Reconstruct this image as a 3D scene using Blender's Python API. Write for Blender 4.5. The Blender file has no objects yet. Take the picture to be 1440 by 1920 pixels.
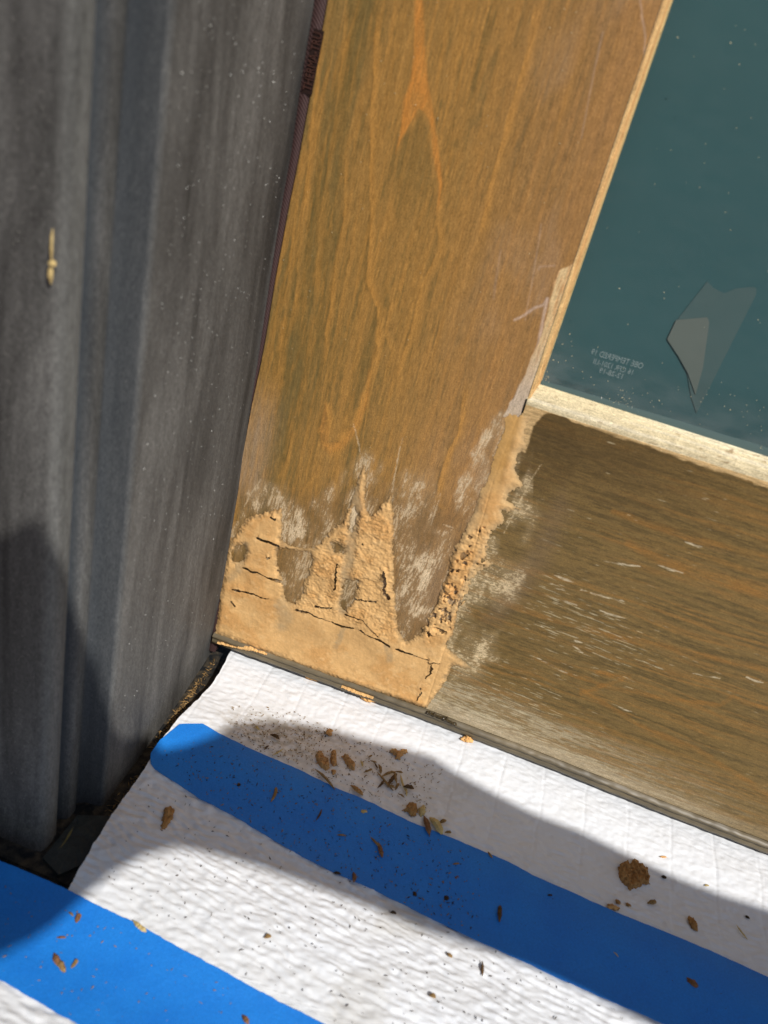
import bpy, bmesh, math, random
import numpy as np
from mathutils import Vector, Matrix

S = bpy.context.scene
COL = S.collection
random.seed(7)

# ------------------------------------------------------------------ camera, world, sun, exposure
F_PX, CX, CY, W_PX, H_PX = 1600.0, 720.0, 960.0, 1440.0, 1920.0
_d = np.array([5 - CX, 3650 - CY, F_PX]); _d /= np.linalg.norm(_d)
_Z = -_d
_e = -(_d[0] + .345 * _d[1]) / _d[2]
_X = np.array([1, .345, _e]); _X /= np.linalg.norm(_X)
_Y = np.cross(_Z, _X)
RW = np.array([_X, _Y, _Z])                      # camera (right, down, forward) -> world
def ray(u, v): return RW @ np.array([(u - CX) / F_PX, (v - CY) / F_PX, 1.0])
CAM = -ray(405, 1205) * 0.40                     # world origin: bottom left corner of the door's face
cd = bpy.data.cameras.new('camera'); cam = bpy.data.objects.new('camera', cd); COL.objects.link(cam)
cd.sensor_fit = 'VERTICAL'; cd.sensor_height = 36.0; cd.lens = 36.0 * F_PX / H_PX
cd.clip_start = 0.01; cd.clip_end = 200
right, down, fwd = RW @ np.array([1, 0, 0]), RW @ np.array([0, 1, 0]), RW @ np.array([0, 0, 1])
m = Matrix([[right[i], -down[i], -fwd[i], CAM[i]] for i in range(3)] + [[0, 0, 0, 1]])
cam.matrix_world = m
cd.dof.use_dof = True; cd.dof.focus_distance = 0.39; cd.dof.aperture_fstop = 13.0
S.camera = cam

TO_SUN = Vector((0.60, -0.62, 0.93)).normalized()
elev = math.asin(TO_SUN.z); az = math.atan2(TO_SUN.x, TO_SUN.y)
w = bpy.data.worlds.new('World'); S.world = w; w.use_nodes = True
nt = w.node_tree; nt.nodes.clear()
sky = nt.nodes.new('ShaderNodeTexSky'); sky.sky_type = 'NISHITA'; sky.sun_disc = False
sky.sun_elevation = elev; sky.sun_rotation = az
bg = nt.nodes.new('ShaderNodeBackground'); bg.inputs[1].default_value = 0.066
ow = nt.nodes.new('ShaderNodeOutputWorld')
nt.links.new(sky.outputs[0], bg.inputs[0]); nt.links.new(bg.outputs[0], ow.inputs[0])
ld = bpy.data.lights.new('sun', 'SUN'); ld.energy = 4.2; ld.angle = math.radians(0.53); ld.color = (1, .965, .91)
sun = bpy.data.objects.new('sun', ld); COL.objects.link(sun)
sun.rotation_euler = TO_SUN.to_track_quat('Z', 'Y').to_euler()
S.view_settings.view_transform = 'Standard'; S.view_settings.look = 'None'
S.view_settings.exposure = 0.0; S.view_settings.gamma = 1.0; S.view_settings.use_curve_mapping = False

# ------------------------------------------------------------------ small maths helpers
def onY(u, v, y=0.0):
    r = ray(u, v); return CAM + r * ((y - CAM[1]) / r[1])
def onZ(u, v, z=0.0):
    r = ray(u, v); return CAM + r * ((z - CAM[2]) / r[2])
def onX(u, v, x=0.0):
    r = ray(u, v); return CAM + r * ((x - CAM[0]) / r[0])
def proj(P):                                     # world points (...,3) -> photo pixel coordinates
    q = (np.asarray(P) - CAM) @ RW
    return q[..., 0] / q[..., 2] * F_PX + CX, q[..., 1] / q[..., 2] * F_PX + CY
_rs = np.random.RandomState(3)
_T = _rs.rand(512, 512)
def vn(x, y, seed=0):
    x = np.asarray(x, float) + seed * 37.17; y = np.asarray(y, float) + seed * 71.31
    xi = np.floor(x).astype(int); yi = np.floor(y).astype(int)
    fx = x - xi; fy = y - yi; fx = fx * fx * (3 - 2 * fx); fy = fy * fy * (3 - 2 * fy)
    a = _T[xi % 512, yi % 512]; b = _T[(xi + 1) % 512, yi % 512]; c = _T[xi % 512, (yi + 1) % 512]; d = _T[(xi + 1) % 512, (yi + 1) % 512]
    return (a * (1 - fx) + b * fx) * (1 - fy) + (c * (1 - fx) + d * fx) * fy
def fbm(x, y, o=4, seed=0):
    s = 0; a = 1; t = 0
    for i in range(o):
        s = s + a * vn(np.asarray(x) * 2 ** i, np.asarray(y) * 2 ** i, seed + i * 5); t += a; a *= .5
    return s / t
def ss(a, b, x):
    t = np.clip((x - a) / (b - a), 0, 1); return t * t * (3 - 2 * t)
def sdf(u, v, poly):                             # >0 inside
    poly = np.array(poly, float); n = len(poly)
    dmin = np.full(u.shape, 1e9); ins = np.zeros(u.shape, bool)
    for i in range(n):
        a = poly[i]; b = poly[(i + 1) % n]; e = b - a
        t = np.clip(((u - a[0]) * e[0] + (v - a[1]) * e[1]) / max(e @ e, 1e-9), 0, 1)
        dmin = np.minimum(dmin, np.hypot(u - a[0] - t * e[0], v - a[1] - t * e[1]))
        if abs(b[1] - a[1]) > 1e-9:
            ins ^= ((a[1] > v) != (b[1] > v)) & (u < (b[0] - a[0]) * (v - a[1]) / (b[1] - a[1]) + a[0])
    return np.where(ins, dmin, -dmin)
def pld(u, v, pts):                              # distance to a polyline; also the length fraction
    pts = np.array(pts, float); dm = np.full(u.shape, 1e9); tt = np.zeros(u.shape); n = len(pts) - 1
    for i in range(n):
        a = pts[i]; e = pts[i + 1] - a
        t = np.clip(((u - a[0]) * e[0] + (v - a[1]) * e[1]) / max(e @ e, 1e-9), 0, 1)
        d = np.hypot(u - a[0] - t * e[0], v - a[1] - t * e[1])
        k = d < dm; dm = np.where(k, d, dm); tt = np.where(k, (i + t) / n, tt)
    return dm, tt
def mixc(a, b, t):
    return a * (1 - t[..., None]) + np.array(b) * t[..., None]
def lin(r, g, b):
    return tuple((c / 255 / 12.92 if c / 255 <= .04045 else ((c / 255 + .055) / 1.055) ** 2.4) for c in (r, g, b))

# ------------------------------------------------------------------ object helpers
def link(o, parent=None):
    COL.objects.link(o)
    if parent is not None: o.parent = parent
    return o
def tag(o, label, cat, group=None, kind=None):
    if label: o['label'] = label
    if cat: o['category'] = cat
    if group: o['group'] = group
    if kind: o['kind'] = kind
    return o
def empty(name, loc=(0, 0, 0)):
    o = bpy.data.objects.new(name, None); o.location = loc; o.empty_display_size = .02; return link(o)
def mesh_np(name, V, F, mat, parent=None, smooth=True, attrs=None, tris=None):
    me = bpy.data.meshes.new(name); V = np.asarray(V, float).reshape(-1, 3); F = np.asarray(F, np.int32)
    k = F.shape[1]
    me.vertices.add(len(V)); me.vertices.foreach_set('co', V.ravel())
    T = np.zeros((0, 3), np.int32) if tris is None else np.asarray(tris, np.int32)
    me.loops.add(F.size + T.size); me.loops.foreach_set('vertex_index', np.concatenate([F.ravel(), T.ravel()]))
    me.polygons.add(len(F) + len(T)); me.polygons.foreach_set('loop_start', np.concatenate([np.arange(0, F.size, k, dtype=np.int32), F.size + np.arange(0, T.size, 3, dtype=np.int32)]))
    me.polygons.foreach_set('loop_total', np.concatenate([np.full(len(F), k, np.int32), np.full(len(T), 3, np.int32)]))
    me.update(calc_edges=True); me.validate()
    me.polygons.foreach_set('use_smooth', np.full(len(me.polygons), smooth))
    for n, a in (attrs or {}).items():
        a = np.asarray(a, np.float32).reshape(len(V), -1)
        if a.shape[1] == 1:
            at = me.attributes.new(n, 'FLOAT', 'POINT'); at.data.foreach_set('value', a.ravel())
        else:
            a = np.hstack([a[:, :3], np.ones((len(V), 1), np.float32)])
            at = me.attributes.new(n, 'FLOAT_COLOR', 'POINT'); at.data.foreach_set('color', a.ravel())
    me.materials.append(mat)
    return link(bpy.data.objects.new(name, me), parent)
def gfaces(nr, nc, keep=None):
    i = np.arange(nr * nc).reshape(nr, nc)
    f = np.stack([i[:-1, :-1], i[:-1, 1:], i[1:, 1:], i[1:, :-1]], -1).reshape(-1, 4)
    if keep is not None:
        k = keep.reshape(-1)
        f = f[k[f].all(1)]
    return f
def slab(name, P, back, mat, parent=None, attrs=None, flip=False, cap=False):
    """front surface P[nr,nc,3], closed with walls and a back shifted by `back`"""
    nr, nc = P.shape[:2]
    V = P.reshape(-1, 3); F = gfaces(nr, nc)
    idx = np.arange(nr * nc).reshape(nr, nc)
    ring = np.concatenate([idx[0, :], idx[1:, -1], idx[-1, -2::-1], idx[-2:0:-1, 0]])
    back = np.array(back, float)
    n0 = len(V); m = len(ring)                     # the walls get rim vertices of their own, so the rim shades crisply
    j = np.arange(m); jn = (j + 1) % m
    V2 = V[ring] + back; cen = V2.mean(0, keepdims=True)
    V3 = np.concatenate([V, V[ring], V2, V2, cen])
    W = np.stack([n0 + jn, n0 + j, n0 + m + j, n0 + m + jn], -1)
    q = n0 + 2 * m; n1 = q + m; B = np.stack([q + jn, q + j, np.full(m, n1)], -1)
    F = np.concatenate([F, W])
    A = {}
    for k, a in (attrs or {}).items():
        a = np.asarray(a, float).reshape(n0, -1); A[k] = np.concatenate([a, a[ring], a[ring], a[ring], a[ring[:1]]])
    if flip: F = F[:, ::-1]
    return mesh_np(name, V3, F, mat, parent, attrs=A, tris=B if cap else None)

# ------------------------------------------------------------------ materials
class NM:
    def __init__(s, name):
        s.m = bpy.data.materials.new(name); s.m.use_nodes = True; s.t = s.m.node_tree
        s.b = s.t.nodes['Principled BSDF']; s.o = s.t.nodes['Material Output']
    def n(s, kind, **k):
        x = s.t.nodes.new('ShaderNode' + kind)
        for a, v in k.items():
            if a.startswith('i_'):
                key = a[2:]; key = int(key) if key.isdigit() else key.replace('_', ' ')
                x.inputs[key].default_value = v
            else: setattr(x, a, v)
        return x
    def l(s, a, b): s.t.links.new(a, b)
    def coord(s, scale=(1, 1, 1)):
        tc = s.n('TexCoord'); mp = s.n('Mapping'); mp.inputs['Scale'].default_value = scale
        s.l(tc.outputs['Object'], mp.inputs['Vector']); return mp.outputs[0]
    def noise(s, scale, co=(1, 1, 1), detail=4, rough=.6, dist=0.0):
        x = s.n('TexNoise'); x.inputs['Scale'].default_value = scale; x.inputs['Detail'].default_value = detail
        x.inputs['Roughness'].default_value = rough; x.inputs['Distortion'].default_value = dist
        s.l(s.coord(co), x.inputs['Vector']); return x.outputs['Fac']
    def ramp(s, fac, stops):
        r = s.n('ValToRGB'); e = r.color_ramp.elements
        while len(e) < len(stops): e.new(.5)
        for el, (p, c) in zip(e, stops):
            el.position = p; el.color = (c, c, c, 1) if isinstance(c, (int, float)) else tuple(c) + (1,)
        s.l(fac, r.inputs[0]); return r.outputs[0]
    def mix(s, a, b, fac, mode='MIX'):
        x = s.n('MixRGB', blend_type=mode)
        for i, v in ((0, fac), (1, a), (2, b)):
            if hasattr(v, 'is_linked') or hasattr(v, 'links'): s.l(v, x.inputs[i])
            elif isinstance(v, (int, float)): x.inputs[i].default_value = v if i == 0 else (v, v, v, 1)
            else: x.inputs[i].default_value = tuple(v) + (1,)
        return x.outputs[0]
    def attr(s, name):
        x = s.n('Attribute'); x.attribute_name = name; return x
    def bump(s, h, strength=.3, dist=.0005):
        b = s.n('Bump'); b.inputs['Strength'].default_value = strength; b.inputs['Distance'].default_value = dist
        s.l(h, b.inputs['Height']); s.l(b.outputs[0], s.b.inputs['Normal']); return b
    def base(s, v):
        if hasattr(v, 'links'): s.l(v, s.b.inputs['Base Color'])
        else: s.b.inputs['Base Color'].default_value = tuple(v) + (1,)
    def rough(s, r, spec=.5):
        if hasattr(r, 'links'): s.l(r, s.b.inputs['Roughness'])
        else: s.b.inputs['Roughness'].default_value = r
        s.b.inputs['Specular IOR Level'].default_value = spec

def wood_mat(name, co, rough=.45, spec=.4):
    M = NM(name)
    c = M.attr('tint').outputs['Color']
    k = lambda q: tuple(1 if a == 1 else q for a in co)
    f1 = M.noise(1700, k(.16), 4, .75); f2 = M.noise(3400, k(.45), 2, .6)
    c1 = M.mix(c, M.ramp(f1, [(.3, .5), (.7, 1.5)]), .62, 'MULTIPLY')
    c2 = M.mix(c1, M.ramp(f2, [(.32, .6), (.68, 1.4)]), .62, 'MULTIPLY')
    M.base(c2)
    r = M.n('Math', operation='ADD'); M.l(M.ramp(f1, [(.2, rough - .08), (.8, rough + .12)]), r.inputs[0])
    M.l(M.attr('rawness').outputs['Fac'], r.inputs[1]); r.use_clamp = True
    M.rough(r.outputs[0], spec)
    M.bump(f1, .35, .00012)
    return M.m
MAT = {}
MAT['stile'] = wood_mat('stained wood, upright grain', (1, 1, .05))
MAT['rail'] = wood_mat('stained wood, level grain', (.05, 1, 1))
MAT['bead_up'] = wood_mat('bare wood, upright grain', (1, 1, .08), .7, .2)
MAT['bead_level'] = wood_mat('bare wood, level grain', (.06, 1, 1), .7, .2)

M = NM('wood filler'); c = M.attr('tint').outputs['Color']
n1 = M.noise(700, detail=5, rough=.7)
M.base(M.mix(c, M.ramp(n1, [(.3, .86), (.7, 1.12)]), .8, 'MULTIPLY')); M.rough(.9, .15)
M.bump(M.noise(1500, detail=3), .5, .00012); MAT['filler'] = M.m

M = NM('charcoal painted jamb')
streak = M.noise(330, (1, 1, .06), 5, .7); broad = M.noise(40, (1, 1, .16), 5, .65, .5); fine = M.noise(2600, (1, 1, .3), 3, .75); mid = M.noise(800, (1, 1, .35), 6, .8)
speck = M.noise(3000, (1, 1, .7), 1, .5)
k = M.mix(M.ramp(broad, [(.36, 0.05), (.66, 1.0)]), M.ramp(mid, [(.28, 0.3), (.74, 1.0)]), .95, 'MULTIPLY')
col = M.mix(lin(50, 49, 48), lin(116, 115, 112), k)
col = M.mix(col, M.ramp(streak, [(.25, .72), (.75, 1.25)]), .6, 'MULTIPLY')
col = M.mix(col, M.ramp(fine, [(.3, .5), (.7, 1.6)]), .85, 'MULTIPLY')
col = M.mix(col, lin(205, 202, 188), M.ramp(speck, [(.73, 0.0), (.79, .6)]))
shade_fac = M.attr('groove_shade').outputs['Fac']; light_fac = M.attr('dust_light').outputs['Fac']
col = M.mix(col, M.mix(lin(42, 48, 54), lin(62, 69, 76), fine), shade_fac)  # shade of the moulding grooves painted into the colour
col = M.mix(col, lin(150, 152, 148), M.mix(0.0, M.ramp(mid, [(.3, .2), (.7, .9)]), light_fac))  # dust plus painted light along the rounded edges
M.base(col); M.rough(.62, .12); M.bump(mid, .25, .0003); MAT['jamb'] = M.m

M = NM('white embossed liner'); n1 = M.noise(60, detail=4); n2 = M.noise(5000, (1, 1, 1), 2)
c = M.mix(lin(216, 219, 224), lin(228, 229, 231), n1)
c = M.mix(c, lin(178, 172, 160), M.attr('dirt_shade').outputs['Fac'])
M.base(c); M.rough(.55, .3); M.bump(M.noise(900, detail=2), .2, .0001); MAT['liner'] = M.m

M = NM('blue paper tape'); n1 = M.noise(1400, (1, 1, 1), 4, .7); n2 = M.noise(60, detail=3)
c = M.mix(lin(14, 108, 200), lin(30, 130, 216), n2)
c = M.mix(c, M.ramp(n1, [(.3, .8), (.7, 1.2)]), .6, 'MULTIPLY')
M.base(c); M.rough(.5, .4); cr_ = M.noise(520, (1, 1, 1), 4, .75); M.bump(cr_, .5, .00035); MAT['tape'] = M.m

M = NM('maroon weatherstrip'); wv = M.n('TexWave', wave_type='BANDS', bands_direction='DIAGONAL'); wv.inputs['Scale'].default_value = 450
M.l(M.coord(), wv.inputs['Vector'])
M.base(M.mix(lin(52, 34, 33), lin(78, 56, 54), wv.outputs['Fac'])); M.rough(.55, .4); M.bump(wv.outputs['Fac'], .4, .0002); MAT['strip'] = M.m
M = NM('weatherstrip lettering'); M.base(lin(74, 46, 38)); M.rough(.45, .5); MAT['strip_text'] = M.m
M = NM('weatherstrip plaque'); M.base(lin(40, 24, 20)); M.rough(.5, .4); MAT['strip_dark'] = M.m

M = NM('sweep'); n1 = M.noise(500, (.05, 1, 1), 4); n2 = M.noise(60, (1, 1, 1), 4)
c = M.mix(lin(70, 64, 50), lin(132, 116, 88), n1); c = M.mix(c, M.ramp(n2, [(.3, .6), (.7, 1.25)]), .8, 'MULTIPLY')
M.base(c); M.rough(.45, .5); M.bump(n1, .4, .0004); MAT['sweep'] = M.m
M = NM('flat black'); M.base((.006, .006, .006)); M.rough(.9, .03); MAT['black'] = M.m
M = NM('wet brown glue'); M.base(lin(60, 48, 24)); M.rough(.08, .8); M.bump(M.noise(900), .8, .0006); MAT['glue'] = M.m

M = NM('threshold'); n1 = M.noise(300, detail=5); n2 = M.noise(1500, detail=3)
c = M.mix(lin(22, 24, 26), lin(84, 74, 58), M.ramp(n1, [(.4, 0.0), (.75, 1.0)])); c = M.mix(c, M.ramp(n2, [(.3, .6), (.7, 1.3)]), .7, 'MULTIPLY')
M.base(c); M.rough(.7, .3); M.bump(n1, .6, .0008); MAT['sill'] = M.m
M = NM('brown board'); n1 = M.noise(300, (.15, 1, 1), 5)
M.base(M.mix(lin(96, 62, 44), lin(140, 98, 72), n1)); M.rough(.8, .2); M.bump(n1, .5, .0006); MAT['brown'] = M.m
M = NM('black peeling block'); n1 = M.noise(250, detail=5); n2 = M.noise(160, (1, .3, 1), 3, .6, 1.5)
c = M.mix(lin(20, 24, 26), lin(52, 62, 62), n1); c = M.mix(c, lin(120, 108, 60), M.ramp(n2, [(.64, 0.0), (.68, .8)]))
M.base(c); M.rough(.5, .5); M.bump(n1, .8, .001); MAT['block'] = M.m

M = NM('glass pane')
for nd in list(M.t.nodes): M.t.nodes.remove(nd)
out = M.n('OutputMaterial'); tr = M.n('BsdfTransparent'); tr.inputs[0].default_value = (.84, .93, .93, 1)
gl = M.n('BsdfGlossy'); gl.inputs['Roughness'].default_value = .012; fr = M.n('Fresnel'); fr.inputs[0].default_value = 1.28
df = M.n('BsdfDiffuse'); df.inputs[0].default_value = (.55, .56, .54, 1)
dn = M.n('TexNoise'); dn.inputs['Scale'].default_value = 260; dn.inputs['Detail'].default_value = 6
M.l(M.coord((.4, 1, 1)), dn.inputs['Vector'])
dust = M.n('Math', operation='MULTIPLY'); M.l(M.ramp(dn.outputs['Fac'], [(.35, .3), (.8, 1.0)]), dust.inputs[0]); M.l(M.attr('dust').outputs['Fac'], dust.inputs[1])
geo = M.n('NewGeometry'); inv = M.n('Math', operation='SUBTRACT'); inv.inputs[0].default_value = 1; M.l(geo.outputs['Backfacing'], inv.inputs[1])
fm = M.n('Math', operation='MULTIPLY'); M.l(fr.outputs[0], fm.inputs[0]); M.l(inv.outputs[0], fm.inputs[1])
m1 = M.n('MixShader'); M.l(fm.outputs[0], m1.inputs[0]); M.l(tr.outputs[0], m1.inputs[1]); M.l(gl.outputs[0], m1.inputs[2])
m2 = M.n('MixShader'); M.l(dust.outputs[0], m2.inputs[0]); M.l(m1.outputs[0], m2.inputs[1]); M.l(df.outputs[0], m2.inputs[2])
M.l(m2.outputs[0], out.inputs[0]); MAT['glass'] = M.m
M = NM('teal inner panel'); n1 = M.noise(14, (.5, 1, 1), 3)
M.base(M.mix((.050, .106, .114), (.064, .124, .132), n1)); M.rough(.9, .1); MAT['teal'] = M.m
M = NM('grey patch'); n1 = M.noise(40, detail=3)
M.base(M.mix((.082, .125, .128), (.105, .135, .132), n1)); M.rough(.9, .1); MAT['paper'] = M.m
M = NM('beige patch'); M.base((.165, .165, .148)); M.rough(.9, .1); MAT['patch_pale'] = M.m
M = NM('grey green reflection'); n1 = M.noise(300, (.05, 1, 1), 4); M.base(M.mix(lin(78, 98, 98), lin(98, 116, 114), n1)); M.rough(.9, .1); MAT['reflection'] = M.m
M = NM('etched frost'); M.base((.5, .55, .53)); M.rough(.9, .1); M.b.inputs['Alpha'].default_value = .22; MAT['etch'] = M.m
M = NM('dust'); M.base(lin(205, 196, 160)); M.rough(.9, .1); MAT['dust'] = M.m
M = NM('white dust'); M.base(lin(225, 226, 220)); M.rough(.9, .1); MAT['dust_white'] = M.m
def simple(name, a, b, sc=900, co=(1, 1, 1), rough=.85):
    M = NM(name); n = M.noise(sc, co, 4, .65); M.base(M.mix(lin(*a), lin(*b), M.ramp(n, [(.3, 0.0), (.7, 1.0)]))); M.rough(rough, .15)
    M.bump(n, .6, .0004); return M.m
MAT['crumb'] = simple('dried filler crumb', (154, 112, 68), (210, 164, 108), 700)
MAT['crumb_dark'] = simple('brown filler crumb', (132, 96, 56), (188, 142, 88), 700)
MAT['crumb_pale'] = simple('pale filler crumb', (216, 160, 98), (236, 188, 124), 700)
MAT['splinter'] = simple('weathered splinter', (104, 80, 48), (166, 134, 88), 900)
MAT['splinter_dark'] = simple('dark splinter', (70, 52, 34), (110, 84, 56), 900)
MAT['straw'] = simple('pale splinter', (170, 146, 92), (214, 190, 134), 900)
MAT['bark'] = simple('bark', (96, 66, 42), (146, 106, 74), 900)
MAT['grit'] = simple('grit', (30, 26, 24), (86, 66, 44), 900)
MAT['board'] = simple('plain card', (70, 62, 54), (84, 74, 62), 80)

# ------------------------------------------------------------------ THE DOOR
door = tag(empty('door'), 'brown stained wooden door with tan filler smeared over its bottom left corner', 'door')
XMAX = .330; ZTOP = .330
def interp_px(pts, y=0.0):                       # photo points -> (x, z) arrays on the plane y
    P = np.array([onY(u, v, y) for u, v in pts]); return P[:, 0], P[:, 2]
lx, lz = interp_px([(408, 1200), (418, 1100), (430, 1020), (446, 925), (455, 855), (472, 762), (490, 680), (498, 638), (519, 512), (544, 380), (560, 302), (583, 177), (615, 0)])
def x_left(z):
    return np.interp(z, lz, lx)
bx, bz = interp_px([(405, 1185), (620, 1263), (795, 1327), (1010, 1409), (1239, 1500), (1440, 1577)])
def z_bot(x): return np.interp(x, bx, bz)
# joint between stile and rail
jx, jz = interp_px([(797, 1328), (862, 1130), (925, 900), (978, 775), (988, 745)])
XG = .1015                                        # right edge of the stile beside the glass bead
def x_right(z):
    return np.where(z < jz[-1], np.interp(z, jz, jx), XG - .0006 + .0 * z)
ZB0 = .1584; ZB1 = .1648                          # bottom bead on the rail, lower and upper line

# --- filler outline (photo coordinates)
FILL = [(404, 1180), (412, 1110), (424, 1045), (434, 1010), (452, 985), (463, 968), (500, 958), (530, 950), (531, 985), (528, 1012), (545, 1020), (560, 1024),
        (584, 1026), (600, 1016), (618, 994), (640, 978), (654, 950), (664, 915), (680, 872), (686, 868), (688, 905), (686, 945), (694, 966), (705, 955), (720, 940), (735, 928), (740, 965), (740, 1045), (742, 1120), (748, 1180), (760, 1200), (784, 1188),
        (817, 1132), (840, 1065), (850, 1025), (862, 1010), (882, 970), (897, 925), (925, 850), (944, 782), (950, 771), (985, 771), (1012, 777),
        (992, 793), (987, 820), (990, 838), (974, 850), (968, 880), (987, 911), (955, 926), (952, 936), (987, 956), (945, 962), (950, 978), (925, 997), (917, 1020),
        (915, 1046), (935, 1057), (900, 1072), (887, 1090), (875, 1125), (860, 1145), (850, 1190), (838, 1212), (893, 1256), (848, 1250), (838, 1275), (822, 1300), (800, 1328),
        (600, 1260), (470, 1212), (404, 1188)]
HOLES = [[(521, 1031), (545, 1030), (582, 1036), (585, 1048), (572, 1085), (562, 1120), (552, 1130), (538, 1124), (532, 1092), (524, 1062)],
         [(650, 1088), (670, 1090), (662, 1122), (645, 1142), (640, 1130)], [(664, 950), (668, 962), (660, 995), (655, 990)],
         [(436, 1036), (446, 1024), (458, 1022), (462, 1036), (452, 1050), (440, 1052)],
         [(622, 1020), (633, 1018), (646, 1028), (640, 1034), (630, 1031)]]
Z1 = lambda pts: [(380 + a / 4, 720 + b / 4) for a, b in pts]
Z2 = lambda pts: [(700 + a / 4, 720 + b / 4) for a, b in pts]
Z3 = lambda pts: [(380 + a / 3, 1100 + b / 3) for a, b in pts]
CRACKS = [(Z1([(395, 1132), (450, 1162), (540, 1190), (590, 1222)]), 2.2), (Z1([(308, 1375), (420, 1405), (520, 1450), (600, 1478)]), 2.0),
          (Z1([(215, 1535), (340, 1545), (430, 1580), (550, 1620)]), 1.3), (Z1([(680, 1688), (800, 1710), (900, 1750), (1060, 1805), (1150, 1830)]), 1.7),
          (Z1([(1040, 1700), (1200, 1760), (1340, 1905)]), 1.0), (Z1([(1028, 1330), (1020, 1400), (1005, 1460), (1000, 1550)]), 1.6),
          (Z1([(1360, 1380), (1365, 1500), (1380, 1570), (1425, 1625)]), 2.2), (Z1([(1130, 1605), (1210, 1615), (1310, 1622)]), 1.4),
          (Z1([(860, 1665), (900, 1662), (980, 1672)]), 1.2), (Z2([(80, 1380), (85, 1480), (95, 1570), (130, 1600)]), 2.0),
          (Z3([(1088, 345), (1150, 365), (1220, 390), (1270, 405)]), 1.8), (Z3([(880, 235), (950, 275), (1010, 300), (1060, 335)]), 1.6),
          (Z3([(1270, 425), (1335, 425)]), 1.3), (Z3([(1236, 232), (1270, 250), (1305, 275)]), 1.5), (Z3([(1290, 425), (1262, 500), (1240, 560), (1210, 650)]), 1.0),
          (Z3([(160, 70), (175, 95)]), 1.2), (Z1([(1195, 1185), (1210, 1200)]), 1.2), (Z1([(505, 985), (540, 1000)]), 2.4), (Z1([(570, 1395), (590, 1410)]), 1.6),
          (Z1([(470, 1295), (500, 1288)]), 1.0), (Z1([(640, 1120), (660, 1140)]), 1.0)]
GAPS = [(Z1([(1120, 700), (1160, 900), (1130, 1100), (1110, 1250), (1080, 1400), (1075, 1560), (1050, 1690)]), 13)]   # smoothed grey trowel track between the fingers
# residue dragged thinly over the wood: polygon, strength, softness
SMEAR = [([(452, 985), (460, 930), (490, 902), (525, 905), (548, 935), (560, 960), (598, 975), (610, 1000), (560, 1022), (528, 1022), (500, 960)], .62, 10),
         ([(540, 935), (572, 950), (580, 1000), (570, 1022), (540, 1020), (532, 985)], .75, 8),
         ([(572, 940), (600, 930), (620, 905), (640, 890), (655, 880), (650, 900), (625, 945), (640, 978), (618, 998), (600, 985)], .55, 9),
         ([(640, 975), (655, 930), (680, 900), (690, 862), (697, 858), (700, 880), (716, 862), (722, 868), (700, 905), (690, 950), (672, 1000), (660, 1010)], .85, 8),
         ([(735, 925), (742, 905), (765, 880), (800, 882), (815, 920), (800, 965), (790, 1000), (795, 1060), (760, 1090), (742, 1060), (740, 980)], .6, 14),
         ([(822, 925), (828, 930), (818, 965), (800, 1000), (812, 1030), (820, 1060), (812, 1100), (796, 1080), (786, 1030), (795, 985)], .8, 8),
         ([(742, 1060), (800, 1010), (850, 985), (850, 1020), (835, 1070), (812, 1130), (780, 1188), (752, 1200), (744, 1150)], .85, 14),
         ([(938, 776), (945, 775), (925, 815), (895, 880), (870, 935), (850, 985), (842, 980), (862, 920), (885, 850), (912, 800)], .95, 7),
         ([(880, 1015), (910, 1020), (935, 1045), (965, 1050), (1000, 1040), (990, 1080), (975, 1120), (940, 1140), (915, 1120), (890, 1140), (870, 1180), (850, 1200), (872, 1130)], .62, 14),
         ([(940, 1065), (985, 1060), (992, 1080), (978, 1115), (950, 1125), (930, 1110)], .9, 8),
         ([(900, 1180), (935, 1185), (930, 1235), (910, 1250), (890, 1250), (880, 1215)], .8, 10),
         ([(850, 1200), (880, 1170), (925, 1190), (920, 1240), (890, 1262), (860, 1250)], .5, 14),
         ([(998, 960), (1012, 945), (1018, 960), (1000, 1000), (985, 1020), (975, 1010)], .35, 10),
         ([(520, 1030), (580, 1028), (584, 1060), (566, 1110), (552, 1130), (535, 1125), (530, 1085)], .5, 10),
         ([(434, 1010), (460, 1000), (466, 1040), (452, 1060), (430, 1060)], .4, 8),
         ([(454, 950), (462, 925), (478, 910), (486, 915), (470, 940), (462, 980), (452, 985)], 1.0, 6)]
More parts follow.
